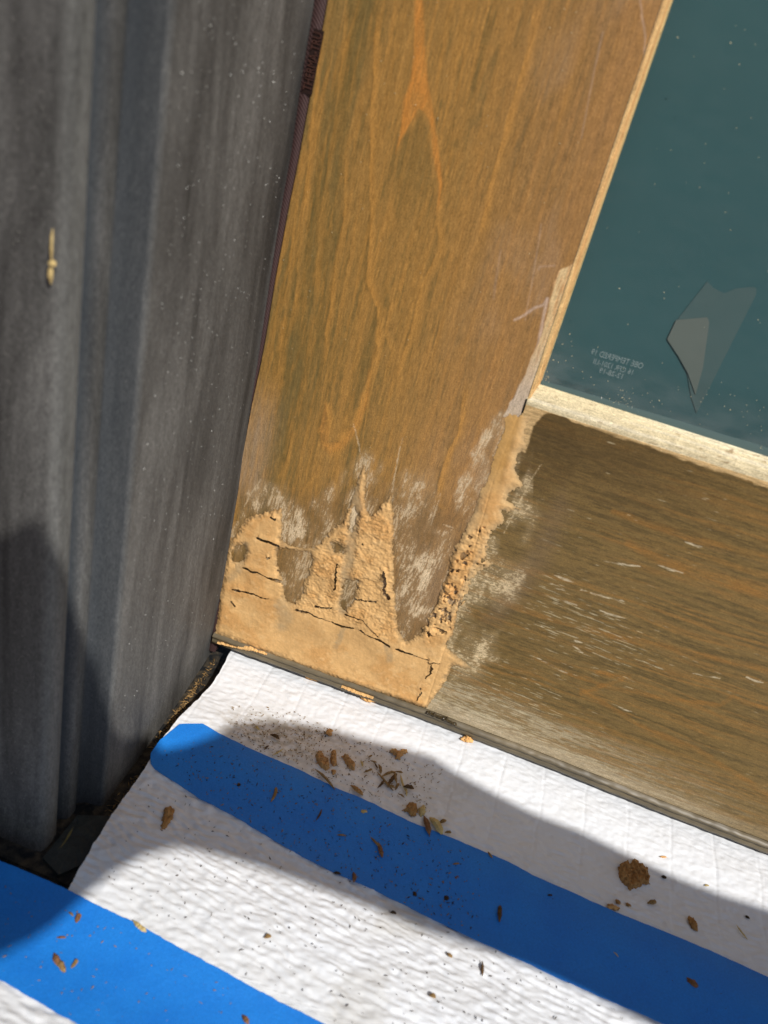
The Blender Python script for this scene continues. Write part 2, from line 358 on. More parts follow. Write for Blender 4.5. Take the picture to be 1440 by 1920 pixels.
def smear_mask(U, V, X, Z, level=False):
    s = np.zeros(U.shape); near = (U > 400) & (U < 1040) & (V > 760) & (V < 1340)
    u = U[near]; v = V[near]; x = X[near]; z = Z[near]
    if u.size == 0: return s
    if level: n = fbm(x * 900, z * 2000, 3, 12) * .6 + fbm(x * 2600, z * 2600, 2, 13) * .4
    else: n = fbm((x + .25 * z) * 0 + (x - .12 * z) * 2600, z * 420, 3, 11) * .68 + fbm(x * 2600, z * 2600, 2, 13) * .32
    big = fbm(x * 230, z * 120, 4, 14)
    wob = (fbm(x * 260, z * 160, 3, 15) - .5) * 34
    r = np.zeros(u.shape)
    for poly, a, soft in SMEAR:
        d = sdf(u, v, poly) + wob
        cov = ss(-soft * 1.1, soft * 1.9, d) * min(1.25, a * 1.35) * (.62 + .6 * ss(.30, .68, big))
        th = .74 - .36 * cov
        r = np.maximum(r, ss(th, th + .17, n) * ss(.02, .25, cov) * (.55 + .45 * cov))
        r = np.maximum(r, (.34 + .3 * (n - .5)) * cov)
    hd = sdf(u, v, FILL) + wob * .35; cv = ss(-30, 2, hd) * ss(.30, .65, big) * (u < 1000); th = .72 - .30 * cv
    r = np.maximum(r, .8 * ss(th, th + .12, n) * ss(.05, .4, cv)); r = np.maximum(r, .32 * cv * (.6 + n))
    for pts, wd in [([(686, 850), (693, 860), (690, 900), (684, 960)], 1.4), ([(745, 870), (738, 900), (735, 925)], 1.5), ([(755, 820), (747, 850), (742, 880)], 1.0),
                    ([(663, 795), (672, 830), (677, 855)], .9), ([(490, 898), (470, 925), (458, 950)], 1.8), ([(1014, 870), (990, 910), (965, 960), (945, 1000)], 1.6),
                    ([(480, 1250), (480, 1250)], .1), ([(826, 925), (815, 960), (808, 985)], 2.2), ([(830, 983), (850, 990)], 2.0)]:
        d, t = pld(u + wob * .12 + (n - .5) * 5, v, pts); wv = wd * 1.1 * np.sin(np.pi * np.clip(t, .05, .95)); r = np.maximum(r, .8 * ss(wv + .8, wv * .2, d) * ss(.28, .5, n))
    s[near] = r
    return s

def stile_tint(X, Z, U, V):
    x = X * 1000; z = Z * 1000
    warp = (fbm(x / 22, z / 90, 3, 1) - .5) * 9 + (fbm(x / 6, z / 30, 2, 2) - .5) * 1.2
    g = x + warp
    broad = fbm(g / 10, z / 120, 3, 3)
    lines = fbm(g / 1.3, z / 160, 3, 4); fib = fbm(x / .35, z / 9, 3, 5); mot = fbm(x / 1.8, z / 9.0, 4, 6)
    olive = np.array(lin(112, 92, 48)); orange = np.array(lin(186, 134, 64)); red = np.array(lin(168, 124, 80)); dark = np.array(lin(90, 82, 46))
    fib = vn(x / .42, z / 2.6, 5) * .45 + vn(x / .7, z / 14, 15) * .55
    c = np.broadcast_to(np.array(lin(154, 116, 60)), x.shape + (3,)).copy()
    c = mixc(c, olive, .72 * ss(.40, .68, broad * .75 + mot * .25))
    c = mixc(c, orange, .42 * ss(.46, .68, lines * .6 + broad * .1 + mot * .3))
    c = mixc(c, dark, .44 * ss(.48, .80, fib * .6 + mot * .4))
    c = mixc(c, orange, .25 * ss(.52, .2, fib))
    c = mixc(c, red, (.60 * ss(48, 98, x) * ss(20, 60, z)) * (.6 + .4 * mot))
    left = ss(34, 4, x) * ss(60, 110, z)
    c = mixc(c, lin(104, 94, 58), .42 * left * ss(.42, .60, fbm(g / 1.6, z / 16, 3, 8)))
    # growth-ring figure: sharp orange late-wood tongues
    FIG = [([(786, -40), (785, 33), (784, 83), (782, 133), (788, 175), (788, 212)], 13, 1), ([(790, 208), (772, 233), (758, 250), (745, 292)], 4, 1), ([(790, 208), (806, 222), (813, 289), (822, 389), (800, 470)], 4.5, .9),
           ([(776, 120), (770, 160), (757, 190), (750, 250), (738, 330)], 4, .7), ([(710, -20), (702, 111), (694, 250), (694, 444), (688, 528), (708, 578), (705, 667), (675, 760), (650, 850)], 4.5, .9),
           ([(1012, -30), (980, 128), (952, 222), (919, 344), (890, 470)], 6, .7), ([(822, 389), (822, 470), (791, 533), (769, 628), (747, 694), (742, 760)], 5, .7), ([(647, 278), (647, 389), (630, 500), (613, 611), (606, 700)], 3.5, .7),
           ([(610, 752), (606, 790), (598, 808), (606, 830), (618, 845), (640, 830), (665, 800), (680, 760), (692, 715)], 5, .95), ([(610, 752), (616, 790), (612, 830)], 4.5, .9), ([(875, 700), (858, 815), (840, 845), (824, 900), (818, 945), (835, 960)], 5, .9),
           ([(600, 870), (590, 890), (560, 930)], 4, .5), ([(735, 560), (724, 620), (733, 660), (715, 730)], 4, .5), ([(1100, 60), (1060, 180), (1030, 290)], 6, .4), ([(566, 300), (552, 420), (535, 560), (520, 700), (500, 800)], 4, .55),
           ([(600, 60), (588, 200), (575, 330), (560, 480), (548, 640)], 3, .6), ([(650, -10), (640, 120), (622, 260), (600, 420), (586, 600)], 3, .5), ([(552, 800), (540, 860), (520, 900)], 4, .5)]
    d2 = (fbm(x / 1.0, z / 5.0, 3, 9) - .5) * 9
    for pts, wd, a in FIG[4:]:
        A_ = np.array(pts, float); o_ = np.argsort(A_[:, 1]); d, t = pld(U + d2 * .7, V, pts)
        side = (U + d2 * .7) - np.interp(V, A_[o_, 1], A_[o_, 0])
        wv = wd * (.5 + .8 * vn(t * 6, t * 0 + wd, 4)); fade = ss(0, .12, t) * ss(1, .88, t)
        on = np.where(side > 0, ss(wv * 3.6, 0, d), ss(2.2, .2, d))
        c = mixc(c, orange, a * .85 * on * fade * (.45 + .7 * ss(.3, .6, mot * .5 + fib * .5)))
        c = mixc(c, lin(86, 70, 34), .42 * a * fade * ss(9, 1, d) * (side < 0) * ss(.3, .6, mot))
    flame = [(778, -30), (775, 95), (770, 150), (757, 182), (750, 250), (741, 290), (756, 255), (768, 235), (786, 204), (796, 212), (807, 236), (811, 290), (822, 345), (819, 402), (830, 350), (820, 260), (812, 200), (802, 150), (798, 100), (792, -30)]
    fl = sdf(U + d2 * .5, V, flame); c = mixc(c, lin(198, 132, 58), .85 * ss(-2, 3.5, fl) * (.55 + .55 * ss(.3, .6, mot * .5 + fib * .5)))
    tong = sdf(U + d2 * .5, V, [(600, 800), (606, 768), (610, 750), (614, 780), (616, 830), (640, 826), (665, 795), (685, 745), (690, 690), (696, 700), (690, 760), (662, 820), (640, 842), (616, 852), (602, 838)])
    c = mixc(c, lin(186, 126, 58), .34 * ss(-2, 2.5, tong) * (.5 + .6 * ss(.3, .6, mot * .5 + fib * .5)))
    d = sdf(U + d2 * .5, V, [(790, 208), (804, 236), (810, 300), (818, 380), (800, 430), (750, 470), (735, 380), (744, 292), (770, 237)])
    c = mixc(c, olive, .42 * ss(-1, 6, d) * ss(470, 300, V + (mot - .5) * 120))
    # cloudy sanding haze
    haze = ss(.5, .8, fbm(x / 14, z / 28, 3, 21)) * ss(60, 95, x) * .35 + ss(16, 2, x) * ss(70, 92, z) * ss(142, 110, z) * .55
    c = mixc(c, lin(176, 148, 120), haze * (.5 + .7 * fib))
    for pts, wd, a in [([(965, 600), (985, 590), (1000, 578), (1018, 572), (1026, 560)], 2.5, .55), ([(940, 470), (930, 520), (925, 560)], 2, .15), ([(1026, 560), (1018, 600), (1010, 640), (1000, 690)], 3.5, .6), ([(1200, 0), (1210, 70), (1208, 110)], 1.5, .4),
                       ([(1010, 505), (1012, 500), (1040, 498)], 2, .2), ([(1130, 60), (1105, 180), (1090, 260)], 1.0, .25), ([(1015, 420), (1000, 520), (985, 600)], 1, .2)]:
        d, t = pld(U + d2 * .4, V, pts); c = mixc(c, lin(205, 180, 162), a * ss(wd + 1.5, wd * .2, d))
    # bare wood where stain stops short of the glass
    RAW = [(1262, -40), (1300, -40), (1300, 400), (985, 782), (944, 782), (962, 745), (985, 700), (1010, 640), (1024, 600), (1032, 558), (1046, 508), (1072, 496), (1092, 462), (1118, 420), (1170, 255), (1210, 130), (1246, 30)]
    raw = ss(-1.0, 1.5, sdf(U + (fbm(x / 1.2, z / 3, 3, 31) - .5) * 7, V, RAW))
    rc = mixc(np.broadcast_to(np.array(lin(218, 188, 138)), c.shape), lin(196, 146, 94), .8 * ss(.45, .7, fib * .5 + fbm(x / .8, z / 30, 2, 33) * .5))
    rc = mixc(rc, lin(192, 172, 148), ss(600, 760, V))
    c = c * (1 - raw[..., None]) + rc * raw[..., None]
    sm = smear_mask(U, V, X, Z)
    c = mixc(c, lin(210, 186, 150), sm * .85)
    worn = ss(-30, 50, (mot - .5) * 60 + sdf(U, V, [(425, 1000), (455, 930), (560, 920), (700, 905), (830, 930), (880, 960), (820, 1330), (400, 1220)]))
    c2 = mixc(c, lin(104, 82, 52), .5 * worn * (1 - sm))
    return c2, np.clip(raw * .3 + sm * .3 + worn * .1, 0, .5)

def rail_tint(X, Z, U, V):
    x = X * 1000; z = Z * 1000
    warp = (fbm(x / 60, z / 18, 3, 41) - .5) * 9
    g = z + warp
    lines = fbm(x / 110, g / 1.1, 3, 42); broad = fbm(x / 70, g / 7, 3, 43); fib = fbm(x / 7, z / .35, 3, 44); mot = fbm(x / 9, z / 1.1, 4, 45)
    c = np.broadcast_to(np.array(lin(122, 98, 54)), x.shape + (3,)).copy()
    fib = vn(x / 2.6, z / .42, 44) * .5 + vn(x / 12, z / .7, 54) * .5
    dark = np.array(lin(80, 66, 32)); orange = np.array(lin(152, 106, 46))
    c = mixc(c, orange, .42 * ss(.47, .70, lines * .5 + broad * .2 + mot * .3))
    c = mixc(c, dark, .6 * ss(.44, .68, fib * .45 + mot * .2 + (1 - lines) * .35))
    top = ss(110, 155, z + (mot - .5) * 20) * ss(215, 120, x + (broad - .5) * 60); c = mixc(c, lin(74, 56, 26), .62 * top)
    d2 = (fbm(x / 5, z / 1, 3, 46) - .5) * 8
    for pts, wd, a in [([(1002, 1232), (1080, 1268), (1150, 1290), (1250, 1310), (1350, 1322), (1375, 1306), (1395, 1318), (1460, 1332)], 4, .45), ([(1090, 1296), (1150, 1330), (1220, 1372), (1300, 1400), (1360, 1440), (1460, 1500)], 5, .42),
                       ([(1120, 1262), (1180, 1270), (1090, 1300)], 4, .5), ([(1100, 1180), (1250, 1215), (1460, 1260)], 6, .4), ([(1180, 1020), (1300, 1080), (1460, 1120)], 8, .45), ([(1150, 960), (1300, 1010), (1460, 1050)], 6, .4)]:
        d, t = pld(U, V + d2, pts); c = mixc(c, orange, a * ss(wd * 1.5, wd * .4, d) * (.5 + .7 * ss(.35, .6, mot)))
    # wash of brushed-in olive below, sanded paler near the bottom edge
    pale = ss(38, 6, z + (broad - .5) * 34) * ss(270, 120, x + (mot - .5) * 60)
    c = mixc(c, lin(182, 166, 134), .85 * pale * (.35 + .9 * ss(.4, .62, fib)))
    edge = ss(9.0, 1.0, z - z_bot(X) * 1000 + (mot - .5) * 3); c = mixc(c, lin(186, 168, 138), .7 * edge * ss(330, 140, x))
    # fine scratches along the grain
    dens = .95 * np.exp(-((U - 1090) / 170.) ** 2 - ((V - 1170 - (U - 1090) * .3) / 70.) ** 2) + .8 * np.exp(-((U - 960) / 130.) ** 2 - ((V - 1330) / 80.) ** 2) + .05
    sc = vn(x / 8.0 + vn(x / 30, z / 5, 50) * 2, (z + .06 * x) / .32, 47) * .6 + vn(x / 3.2, (z + .06 * x) / .3, 48) * .4
    scr = ss(.86 - dens * .25, .97 - dens * .22, sc)
    c = mixc(c, lin(196, 182, 146), .60 * np.clip(scr, 0, 1))
    for a, b, wd in [((1040, 1078), (1075, 1092), 3.2), ((1052, 1125), (1082, 1135), 2.8), ((1125, 1145), (1175, 1160), 1.4), ((1236, 1060), (1280, 1074), 3.0), ((1285, 1016), (1315, 1026), 3.6), ((1005, 1232), (1062, 1262), 1.4), ((1075, 1210), (1092, 1224), 1.3),
                     ((1030, 1095), (1060, 1108), 1.5), ((1090, 1106), (1170, 1128), 1.2), ((1400, 1270), (1430, 1280), 3), ((1300, 1262), (1350, 1272), 1.2), ((1160, 1325), (1185, 1335), 1.2), ((1015, 1175), (1045, 1188), 1.6), ((1075, 1200), (1100, 1206), 1.8), ((1130, 1052), (1200, 1062), 1.2)]:
        d, t = pld(U, V, [a, ((a[0] + b[0]) / 2, (a[1] + b[1]) / 2 + 1), b]); wv = wd * .55 * np.sin(np.pi * np.clip(t, .04, .96)); d = d + (vn(x / 1.6, z / .3, 57) - .5) * 3.2; c = mixc(c, lin(226, 210, 176), .6 * ss(wv + 1.2, wv * .2, d) * ss(.15, .5, fib))
    # raw strip under the bead and beside the filler top
    RAW = [(985, 740), (1450, 903), (1450, 918), (1300, 868), (1190, 828), (1120, 806), (1072, 790), (1062, 782), (1040, 778), (1020, 776), (1000, 800), (985, 850), (960, 840)]
    raw = ss(-1.5, 1.5, sdf(U, V + (fbm(x / 4, z / 1.2, 3, 49) - .5) * 8, RAW))
    c = mixc(c, lin(206, 172, 120), raw * (.6 + .4 * ss(.3, .6, fib)))
    sm = smear_mask(U, V, X, Z, True)
    c = mixc(c, lin(216, 192, 150), sm * .9)
    hz = ss(-10, 30, sdf(U, V, [(985, 1020), (1010, 960), (1060, 900), (1080, 960), (1040, 1060), (1000, 1120), (940, 1180), (880, 1180)])) * .35
    c = mixc(c, lin(120, 98, 74), hz * (.6 + .6 * mot))
    # darker overlapped stain lobe
    lob = ss(-2.5, 2.5, sdf(U + (fbm(x / 1.6, z / 1.6, 3, 58) - .5) * 16, V, [(990, 792), (1010, 780), (1075, 790), (1088, 848), (1080, 880), (1060, 905), (1020, 925), (985, 912), (968, 880), (975, 850), (990, 838)]))
    c = mixc(c, lin(72, 54, 22), .22 * lob * (1 - sm) * (1 - raw))
    return c, np.clip(raw * .3 + sm * .3, 0, .5)

# stile
nz, nx = 1040, 380
zz = np.linspace(0, 1, nz)
tz = np.linspace(0, 1, nz)[:, None]; tx = np.linspace(0, 1, nx)[None, :]
Zr = tz * ZTOP + 0 * tx
Xl = x_left(Zr); Xr = x_right(Zr) - .00012
Xs = Xl + (Xr - Xl) * tx
Zs = z_bot(Xs) + (ZTOP - z_bot(Xs)) * tz
Xl = x_left(Zs); Xr = x_right(Zs) - .00012; Xs = Xl + (Xr - Xl) * tx
P = np.stack([Xs, 0 * Xs, Zs], -1)
P[..., 1] += (fbm(Xs * 300, Zs * 30, 3, 61) - .5) * .00025
U, V = proj(P)
tint, rawn = stile_tint(Xs, Zs, U, V)
def taller(P, *A):
    top = P[-1:].copy(); top[..., 2] = 2.0
    return [np.concatenate([P, top])] + [np.concatenate([a, a[-1:]]) for a in A]
P, tint, rawn = taller(P, tint, rawn)
slab('stile', P, (0, .012, 0), MAT['stile'], door, {'tint': tint, 'rawness': rawn})
# rail
nz, nx = 560, 640
tz = np.linspace(0, 1, nz)[:, None]; tx = np.linspace(0, 1, nx)[None, :]
Zr = tz * ZB0 + 0 * tx
Xl = np.interp(Zr, jz, jx) + .00012; Xs = Xl + (XMAX - Xl) * tx
Zs = z_bot(Xs) + (ZB0 - z_bot(Xs)) * tz; Xl = np.interp(Zs, jz, jx) + .00012; Xs = Xl + (XMAX - Xl) * tx
P = np.stack([Xs, 0 * Xs, Zs], -1); P[..., 1] += (fbm(Xs * 30, Zs * 300, 3, 62) - .5) * .00025
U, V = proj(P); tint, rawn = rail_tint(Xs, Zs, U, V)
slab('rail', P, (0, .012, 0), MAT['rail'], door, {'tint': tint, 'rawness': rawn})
# glazing beads: bare wood, sloping back to the glass
YG = .0050
def bead(name, cross, a0, a1, axis, nl, nc, mat, hue):
    L = np.linspace(a0, a1, nl)[:, None]; t = np.linspace(0, 1, nc)[None, :]
    cr = np.array(cross); cu = np.interp(t, np.linspace(0, 1, len(cr)), cr[:, 0]); cy = np.interp(t, np.linspace(0, 1, len(cr)), cr[:, 1])
    wob = (fbm(L * 220 + 0 * t, t * 3 + 0 * L, 3, 70) - .5) * .0005
    if axis == 'z': P = np.stack([cu + 0 * L, cy + 0 * L + wob * .4, L + 0 * t], -1)
    else: P = np.stack([L + 0 * t, cy + 0 * L + wob * .4, cu + 0 * L], -1)
    l = (L + 0 * t) * 1000; q = (t + 0 * L) * 8
    ln = fbm(l / 60, q * 1.6, 3, 71); c = np.broadcast_to(np.array(hue[0]), P.shape).copy()
    c = mixc(c, hue[1], .8 * ss(.45, .65, ln)); c = mixc(c, lin(120, 84, 44), .6 * ss(.74, .82, fbm(l / 3, q * 2, 3, 72)))
    F = P if axis == 'x' else P[:, ::1]
    return mesh_np(name, P, gfaces(nl, nc) if axis == 'x' else gfaces(nl, nc), mat, door, attrs={'tint': c, 'rawness': np.full(c.shape[:2], .2)})
bead('glazing_bead', [(XG - .0005, .0002), (XG + .0004, .0003), (XG + .0012, .0018), (XG + .0022, YG + .0012)], .160, ZTOP, 'z', 500, 14, MAT['bead_up'], (lin(214, 178, 122), lin(190, 136, 82)))
bead('glazing_bead', [(ZB0 + .0000, .0001), (ZB0 + .0015, .0001), (ZB0 + .0030, .0004), (ZB0 + .0055, .0014), (ZB0 + .0072, .0036), (ZB0 + .0076, YG + .0012)], XG - .003, XMAX, 'x', 500, 22, MAT['bead_level'], (lin(212, 196, 158), lin(226, 214, 184)))
# glass and what shows through it
nzg, nxg = 220, 240
gx = np.linspace(XG + .0018, XMAX, nxg)[None, :]; gz = np.linspace(ZB1 - .001, ZTOP, nzg)[:, None]
P = np.stack([gx + 0 * gz, YG + 0 * gx + 0 * gz, gz + 0 * gx], -1)
hz = (P[..., 2] - ZB1) * 1000; hx = (P[..., 0] - XG) * 1000
dustm = .12 * ss(4.5, 2.0, hz) + .10 * ss(22, 3, hz) + .07 * ss(14, 0, hx) * ss(40, 0, hz) + .02
P, dustm = taller(P, dustm)
pane = slab('glass_pane', P, (0, .003, 0), MAT['glass'], door, {'dust': dustm})
px0, pz0 = XG - .03, ZB1 - .03
box = np.array([[[px0, .017, pz0], [XMAX + .05, .017, pz0]], [[px0, .017, 2.0], [XMAX + .05, .017, 2.0]]])
slab('inner_panel', box, (0, .002, 0), MAT['teal'], door)
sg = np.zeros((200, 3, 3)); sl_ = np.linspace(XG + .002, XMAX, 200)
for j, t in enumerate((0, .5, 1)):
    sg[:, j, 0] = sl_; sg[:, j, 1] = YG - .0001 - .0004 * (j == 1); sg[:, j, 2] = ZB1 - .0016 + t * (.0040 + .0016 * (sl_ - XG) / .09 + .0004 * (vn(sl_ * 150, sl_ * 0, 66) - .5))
slab('reflection_band', sg[:, ::-1], (0, .0001, 0), MAT['reflection'], door)  # coloured strip standing in for the bead's reflection on the glass
def flat_poly(name, pts, thick, mat, parent=None, nrm=(0, 1, 0)):
    bm = bmesh.new(); vs = [bm.verts.new(p) for p in pts]; f = bm.faces.new(vs)
    r = bmesh.ops.extrude_face_region(bm, geom=[f]); bmesh.ops.translate(bm, vec=Vector(nrm) * thick, verts=[v for v in r['geom'] if isinstance(v, bmesh.types.BMVert)])
    bmesh.ops.recalc_face_normals(bm, faces=bm.faces)
    me = bpy.data.meshes.new(name); bm.to_mesh(me); bm.free(); me.materials.append(mat); return link(bpy.data.objects.new(name, me), parent)
pp = [onY(u, v, .01682) for u, v in [(1326, 528), (1338, 540), (1358, 550), (1380, 541), (1410, 538), (1418, 540), (1418, 552), (1306, 775), (1296, 745), (1288, 700), (1270, 665), (1252, 640), (1272, 597)]]
patch = empty('pane_patch', tuple(pp[7])); tag(patch, 'flat grey patch tapering to a point behind the glass', 'paper')
o = flat_poly('sheet', [Vector(p) - Vector(pp[7]) for p in pp], .0001, MAT['paper'], patch)  # flat grey shape just in front of the inner panel
p2 = [onY(u, v, .01660) for u, v in [(1268, 600), (1326, 595), (1330, 604), (1318, 690), (1304, 740), (1290, 700), (1272, 668), (1251, 636)]]
flat_poly('pale_part', [Vector(p) - Vector(pp[7]) for p in p2], .0001, MAT['patch_pale'], patch)

def text_mesh(name, body, size, mat, parent, origin, xdir, ydir, extrude=.0001, width=None, align='LEFT', spacing=1.0):
    cu = bpy.data.curves.new(name, 'FONT'); cu.body = body; cu.size = size; cu.extrude = extrude; cu.align_x = align; cu.space_character = spacing; cu.resolution_u = 3
    t = bpy.data.objects.new(name + '_src', cu); COL.objects.link(t); bpy.context.view_layer.update()
    me = bpy.data.meshes.new_from_object(t); bpy.data.objects.remove(t)
    me.name = name; me.materials.clear(); me.materials.append(mat)
    co = np.zeros(len(me.vertices) * 3); me.vertices.foreach_get('co', co); co = co.reshape(-1, 3)
    if width: co[:, 0] *= width / (co[:, 0].max() - co[:, 0].min())
    xd = np.array(xdir, float); yd = np.array(ydir, float); zd = np.cross(xd, yd)
    W = np.array(origin) + co[:, :1] * xd + co[:, 1:2] * yd + co[:, 2:] * zd
    me.vertices.foreach_set('co', W.ravel()); me.update()
    return link(bpy.data.objects.new(name, me), parent)
# tempering stamp, etched on the far face and so read in mirror image
for body, (ru, rv), (lu, lv), sz in [('OBE TEMPERED 19', (1204, 692), (1108, 664), .0030), ('16 CFR 1201-I,II', (1187, 703), (1114, 682), .0027), ('12-28-19', (1168, 711), (1125, 699), .0027)]:
    a = onY(ru, rv, YG - .00012); b = onY(lu, lv, YG - .00012); L = np.linalg.norm(b - a)
    text_mesh('etched_lettering', body, sz, MAT['etch'], pane, a, (b - a) / L, (0, 0, 1), .00003, width=L)

# bottom sweep below the face
nl = 600; bxs = np.linspace(-.0015, XMAX, nl)
prof = [(.0000, -.0002), (-.0008, -.0022), (-.0016, -.0023), (-.0024, -.0012), (-.0030, -.0014), (-.0042, -.0016), (-.0056, -.0012), (-.0059, .0004)]
P = np.zeros((nl, len(prof), 3))
for j, (dz, dy) in enumerate(prof):
    P[:, j, 0] = bxs; P[:, j, 1] = dy + (vn(bxs * 400, bxs * 0 + j, 80) - .5) * .0003; P[:, j, 2] = z_bot(bxs) + dz - .0002 + (vn(bxs * 300, bxs * 0 + j * 3, 81) - .5) * .0003
P = P[:, ::-1]
slab('door_sweep', P, (0, .010, 0), MAT['sweep'], door)
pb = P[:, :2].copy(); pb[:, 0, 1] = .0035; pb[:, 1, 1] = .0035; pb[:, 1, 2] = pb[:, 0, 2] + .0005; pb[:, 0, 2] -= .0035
slab('gap_shade', pb, (0, .006, 0), MAT['black'], door)  # black strip that paints in the shaded gap under the sweep

# filler
step = .00027
xs = np.arange(-.0035, .128, step); zs = np.arange(-.002, .162, step)
Xf, Zf = np.meshgrid(xs, zs); Pf = np.stack([Xf, 0 * Xf, Zf], -1); U, V = proj(Pf)
wob = (fbm(Xf * 900, Zf * 900, 3, 90) - .5) * 7
d = sdf(U + wob * .6, V + wob, FILL)
for h in HOLES: d = np.minimum(d, -sdf(U + wob, V + wob, h))
BAND = [(947, 772), (1012, 777), (990, 838), (968, 880), (950, 932), (925, 997), (887, 1090), (860, 1145), (848, 1195), (815, 1240), (770, 1195), (817, 1132), (850, 1025), (895, 925)]
PITS = [(905, 985), (930, 1000), (905, 1060), (880, 1100), (860, 1150), (840, 1185), (800, 1200), (800, 1160), (830, 1110), (848, 1040), (870, 1005)]
ROUGH = [(600, 1020), (640, 985), (700, 955), (735, 930), (745, 1150), (730, 1200), (640, 1160), (555, 1140), (590, 1060)]
pit = ss(-8, 6, sdf(U, V, PITS)); rou = ss(-12, 10, sdf(U, V, ROUGH))
n_big = fbm(Xf * 110, Zf * 110, 3, 91); n_mid = fbm(Xf * 420, Zf * 520, 3, 92); n_f = fbm(Xf * 1300, Zf * 1500, 2, 93)
feather = ss(0, 26, d); thin = ss(860, 905, U + wob) * .75
h = .00092 * ss(0, 12, d) ** .8 * (1 - thin * (1 - feather)) + .0008 * (n_big - .5) * ss(0, 10, d)
h += (n_mid - .5) * .00078 * (.16 + .72 * rou + .9 * pit) + (n_f - .5) * .00030 * (.35 + .8 * rou)
rid = 1 - abs(2 * fbm(Xf * 520, Zf * 620, 2, 94) - 1); h += (rid - .75) * .00045 * (rou * .7 + pit * .8)
h -= .0009 * pit * ss(.60, .70, fbm(Xf * 620, Zf * 480, 2, 95))
# trowel ledges: each crack sits under a slightly raised lip
ck = np.zeros(U.shape)
for pts, wd in CRACKS:
    w2 = (fbm(Xf * 380, Zf * 380, 3, 98) - .5) * 15; vert = np.ptp(np.array(pts)[:, 0]) < np.ptp(np.array(pts)[:, 1])
    dd, t = pld(U + w2, V + w2 * .8, pts); wv = wd * .92 * np.clip(1.7 * vn(U / 24., V / 24., 96) + .5 * vn(U / 4., V / 4., 97) - .35, .0, 1.5) * ss(0, .10, t) * ss(1, .9, t)
    ck = np.maximum(ck, ss(wv + 1.0, wv * .5, dd) * ss(.1, .5, wv)); A_ = np.array(pts, float)
    if np.ptp(A_[:, 0]) > np.ptp(A_[:, 1]):
        o_ = np.argsort(A_[:, 0]); sv = V + wob * .35 - np.interp(U + wob * .35, A_[o_, 0], A_[o_, 1]); h += .00042 * ss(16, 1, dd) * (sv < 0) * ss(0, .2, t) * ss(1, .8, t) - .00010 * ss(9, 1, dd) * (sv >= 0)
    else: h += .00020 * ss(10, 2, dd)
for pts, wd in GAPS:
    dd, t = pld(U + wob, V, pts); h = h * (1 - .45 * ss(wd, wd * .4, dd))
drag = vn(Xf * 1500 + Zf * 350, Zf * 110 - Xf * 30, 111) * .6 + vn(Xf * 2600 + Zf * 600, Zf * 160, 112) * .4; h += (drag - .5) * .00005
# thick lip along the bottom edge
dd, t = pld(U, V, [(404, 1190), (600, 1255), (797, 1320)]); h += .0004 * ss(9, 2, dd)
dj, tj = pld(U, V, [(985, 745), (925, 900), (862, 1130), (797, 1328)]); h -= .00012 * ss(2.2, .8, dj)
smooth_top = ss(960, 860, V) * ss(-2, 8, sdf(U, V, BAND)) * ss(10, -6, (U - (np.interp(V, [775, 1190], [978, 850]))))
h = h * (1 - .6 * smooth_top)
keep = (d > 0) & (h > .00004) & (ck < .55)
h = np.maximum(h, .00002)
tan = np.array(lin(220, 175, 116)); c = np.broadcast_to(tan, Xf.shape + (3,)).copy()
c = mixc(c, lin(206, 152, 90), .6 * ss(.45, .7, n_big)); c = mixc(c, lin(232, 190, 132), .5 * ss(.55, .8, n_mid)); c = mixc(c, lin(196, 150, 94), .10 * ss(.55, .75, drag)); c = mixc(c, lin(190, 150, 98), .45 * ss(.5, .7, fbm(Xf * 60, Zf * 110, 4, 113)))
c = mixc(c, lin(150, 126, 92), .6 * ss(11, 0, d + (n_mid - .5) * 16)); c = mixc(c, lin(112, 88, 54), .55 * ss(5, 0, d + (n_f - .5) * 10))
c = mixc(c, lin(122, 94, 56), .5 * ss(.60, .72, fbm(Xf * 700, Zf * 900, 3, 99)) * (.25 + .75 * rou + .3 * pit) * ss(.4, .6, n_big))
gr = np.zeros(U.shape)
for pts, wd in GAPS:
    dd, t = pld(U + wob, V, pts); gr = np.maximum(gr, ss(wd * 1.2, wd * .3, dd))
for pts, wd in [(Z1([(590, 1650), (640, 1740), (600, 1800)]), 16), (Z1([(1060, 1820), (1010, 1960)]), 6), (Z3([(1040, 330), (1060, 400)]), 8), (Z2([(560, 1760), (640, 1600), (720, 1450), (800, 1250)]), 6), (Z1([(330, 1200), (270, 1400), (210, 1450)]), 9)]:
    dd, t = pld(U + wob, V, pts); gr = np.maximum(gr, .8 * ss(wd * 1.2, wd * .3, dd))
c = mixc(c, lin(166, 144, 110), .65 * gr * (.5 + n_mid * .8))
edgeR = ss(0, 26, d); c = mixc(c, lin(196, 168, 124), .6 * (1 - edgeR) * ss(840, 900, U))
c = mixc(c, lin(196, 150, 84), .7 * smooth_top)
c = mixc(c, lin(90, 66, 36), .8 * ss(.15, .5, ck))
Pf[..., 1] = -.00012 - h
mesh_np('wood_filler', Pf, gfaces(*Xf.shape, keep=keep), MAT['filler'], door, attrs={'tint': c})
